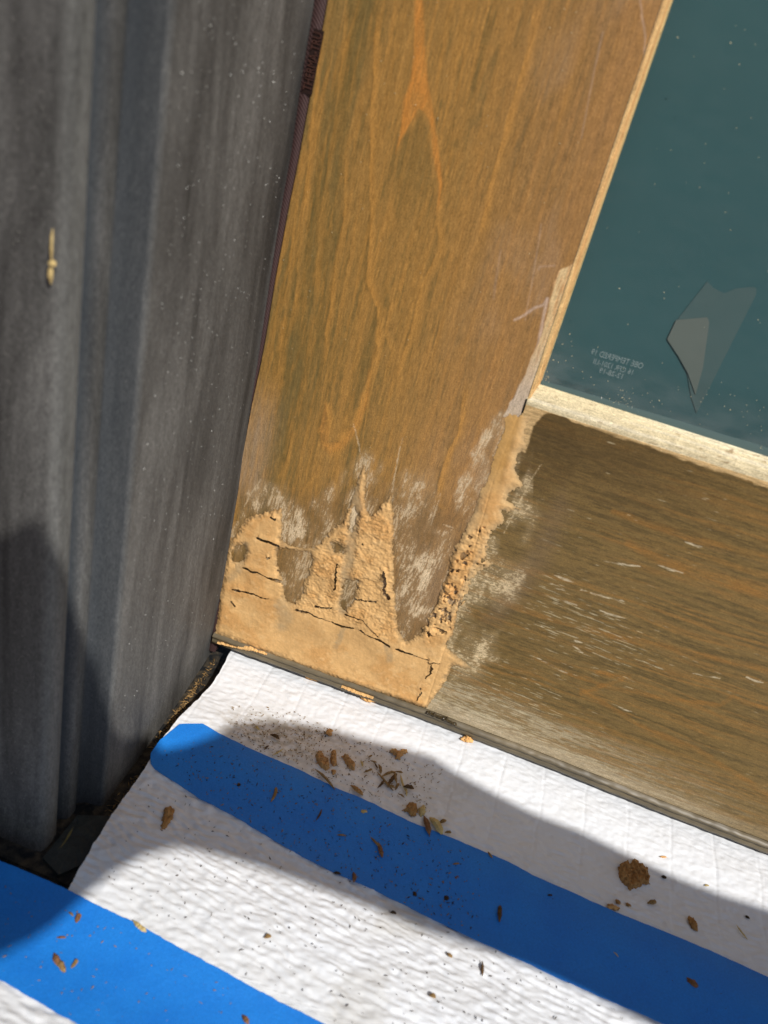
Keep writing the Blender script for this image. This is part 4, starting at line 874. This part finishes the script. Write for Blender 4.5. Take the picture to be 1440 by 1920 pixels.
# sawdust, grit and fibres nobody could count
def scatter(name, pts, mat, label, cat, lmin, lmax, wmin, wmax, seed, nrm='z', up=(0, 0, 1)):
    rs = np.random.RandomState(seed); V = []; F = []
    for P_ in pts:
        L = rs.uniform(lmin, lmax) * rs.uniform(.4, 1); wd = rs.uniform(wmin, wmax); a = rs.uniform(0, math.pi) if nrm == 'z' else rs.normal(math.pi / 2, .7)
        d = np.array([math.cos(a), math.sin(a)]); e = np.array([-d[1], d[0]]); h = wd * .8
        def w3(q, k):
            if nrm == 'z': return (P_[0] + q[0], P_[1] + q[1], P_[2] + k)
            if nrm == 'y': return (P_[0] + q[0], P_[1] - k, P_[2] + q[1])
            return (P_[0] + k, P_[1] + q[0], P_[2] + q[1])
        b = len(V); V += [w3(-d * L / 2, 0), w3(e * wd / 2, 0), w3(d * L / 2, rs.uniform(0, h)), w3(-e * wd / 2, 0), w3(d * 0, h)]
        F += [(b, b + 1, b + 4, b + 4), (b + 1, b + 2, b + 4, b + 4), (b + 2, b + 3, b + 4, b + 4), (b + 3, b, b + 4, b + 4)]
    me = bpy.data.meshes.new(name); me.from_pydata(V, [], [f[:3] for f in F]); me.materials.append(mat)
    o = link(bpy.data.objects.new(name, me)); tag(o, label, cat, kind='stuff'); return o
rs = np.random.RandomState(12)
def inpoly(n, poly, k=1.0):
    poly = np.array(poly); lo = poly.min(0); hi = poly.max(0); out = []
    while len(out) < n:
        c = lo + rs.rand(200, 2) * (hi - lo); s = sdf(c[:, 0], c[:, 1], poly); out += [tuple(q) for q, t in zip(c, s) if t > 0]
    return out[:n]
allp = inpoly(420, [(140, 1640), (290, 1440), (450, 1370), (900, 1600), (1440, 1850), (1440, 1920), (620, 1920)])
mid = inpoly(520, [(420, 1350), (620, 1365), (830, 1440), (800, 1540), (600, 1460), (440, 1390)])
tp = inpoly(560, [(300, 1400), (420, 1385), (900, 1610), (900, 1760), (560, 1600), (300, 1440)])
p = [onL(u, v, .0004) for u, v in allp + mid[:90]] + [onL(u, v, .0008) for u, v in tp[:220]]
scatter('sawdust', p, MAT['grit'], 'dark sawdust and grit sprinkled over liner and tape', 'sawdust', .0005, .0022, .00015, .0005, 31)
p = [onL(u, v, .0008) for u, v in tp[220:] + inpoly(60, [(0, 1640), (130, 1690), (520, 1900), (150, 1900), (0, 1830)])] + [onL(u, v, .0004) for u, v in mid[90:] + inpoly(220, [(430, 1320), (560, 1330), (620, 1370), (560, 1430), (440, 1385)]) + inpoly(90, [(0, 1640), (130, 1690), (560, 1920), (150, 1920), (0, 1830)])]
scatter('sawdust', p, MAT['splinter'], 'tan sawdust drifted along the tape edge and on the tape', 'sawdust', .0005, .0020, .00015, .0005, 32)
def jam(u, v): return onX(u, v, .0000)
p = [onY(u, v, YG - .0001) for u, v in inpoly(60, [(1010, 720), (1440, 868), (1440, 750), (1200, 690), (1040, 600)]) + inpoly(40, [(1010, 700), (1260, 0), (1440, 0), (1440, 820)]) + [(1000 + 60 * i / 60 + rs.normal(0, 8), 712 + rs.normal(0, 10)) for i in range(30)] + [(1165 + rs.normal(0, 14), 745 + rs.normal(0, 14)) for i in range(26)]]
p = [q for q in p if q[2] > ZB1 + .0003 and q[0] > XG + .0025]
scatter('glass_dust', p, MAT['dust'], 'pale dust specks stuck to the lower glass pane', 'dust', .0003, .0011, .00012, .00035, 33, 'y')
p = [onY(u, v, YG - .0001) for u, v in [(1120 + t * 320 + rs.normal(0, 3), 745 + t * 108 + k * 9 + rs.normal(0, 1.2)) for t, k in zip(rs.rand(150), rs.randint(0, 4, 150))]]
p = [q for q in p if q[2] > ZB1 + .0003]
sc_ = scatter('glass_dust', p, MAT['dust_white'], 'white streaks of dust in rows just above the bottom glazing bead', 'dust', .0006, .0018, .0001, .00022, 34, 'y')
p = [onY(u, v, -.0002) for u, v in inpoly(70, [(620, 0), (1180, 0), (1020, 500), (900, 850), (520, 850), (520, 480)])]
scatter('wood_dust', p, MAT['dust'], 'fine golden sawdust specks clinging to the upright door board', 'dust', .0003, .0010, .00012, .0003, 35, 'y')
p = []
for u, v in inpoly(420, [(250, 0), (585, 0), (470, 700), (400, 1200), (230, 1360), (215, 1100)]):
    q = onX(u, v, .0002)
    if -.09 < q[1] < -.002: q[0] = .0002 + (np.interp(q[2], zt, jt) + .001) * max(0, 1 + q[1] / .05); p.append(q)
scatter('jamb_dust', p, MAT['dust_white'], 'pale sanding dust specks on the charcoal jamb face', 'dust', .0002, .0008, .0001, .00026, 36, 'x')
p = [onZ(u, v, ZS + .0004) for u, v in [(396 - 110 * t + rs.normal(0, 5), 1240 + 170 * t + rs.normal(0, 5)) for t in rs.rand(230)] + inpoly(70, [(280, 1420), (300, 1420), (190, 1590), (150, 1600), (200, 1510)])]
p = [q for q in p if q[0] > .0002]
scatter('straw_debris', p, MAT['splinter'], 'straw coloured chips packed in the gap between jamb and liner', 'debris', .001, .0045, .0002, .0007, 37)
# black block at the foot of the jamb
bp = [onZ(u, v, ZS + .0018) for u, v in [(80, 1608), (145, 1528), (215, 1530), (205, 1560), (150, 1622), (110, 1640)]]
blk = flat_poly('corner_pad', [Vector(q) for q in bp], .0017, MAT['block'], None, (0, 0, -1))
tag(blk, 'black peeling corner pad at the foot of the jamb', 'pad')

# ------------------------------------------------------------------ what throws the soft shadow: an added unseen card in place of hand, phone and arm
C_ = []
for u, v in [(-260, 1120), (-60, 1040), (0, 1005), (20, 1000), (38, 985), (60, 972), (82, 980)]: C_.append(onY(u, v, -.1218))
for u, v in [(95, 1000), (112, 1045), (135, 1095), (147, 1150), (162, 1200)]: C_.append(onX(u, v, -.0078))
for u, v in [(184, 1250), (198, 1300)]: C_.append(onY(u, v, -.0966))
for u, v in [(213, 1363), (233, 1387), (260, 1380), (283, 1383)]: C_.append(onX(u, v, -.0003))
for u, v in [(300, 1407), (350, 1397), (400, 1378), (435, 1356), (504, 1349), (608, 1363), (678, 1384), (747, 1400), (810, 1418), (851, 1446), (900, 1473), (994, 1522), (1087, 1558), (1192, 1609), (1275, 1648), (1350, 1676), (1440, 1704), (1580, 1760),
             (1620, 2080), (1300, 1962), (1200, 1916), (1100, 1862), (1000, 1815), (900, 1780), (800, 1748), (700, 1705), (600, 1668), (500, 1632), (420, 1608), (335, 1590), (270, 1606), (210, 1640), (150, 1690), (100, 1735), (60, 1762), (0, 1792), (-260, 1900)]: C_.append(onL(u, v))
sd_ = np.array(TO_SUN); ax = np.cross((0, 0, 1), sd_); ax /= np.linalg.norm(ax); ay = np.cross(sd_, ax)
DIST = .62
Q = [np.array([p @ ax, p @ ay]) for p in C_]
cc = np.mean(Q, 0); org = ax * cc[0] + ay * cc[1] + sd_ * DIST
card = flat_poly('card', [Vector(ax * (q - cc)[0] + ay * (q - cc)[1]) for q in Q], .003, MAT['board'], None, tuple(sd_))
card.location = org; card.name = 'shade_card'
tag(card, 'added unseen card cut to a shadow outline, shading liner and jamb', 'card')
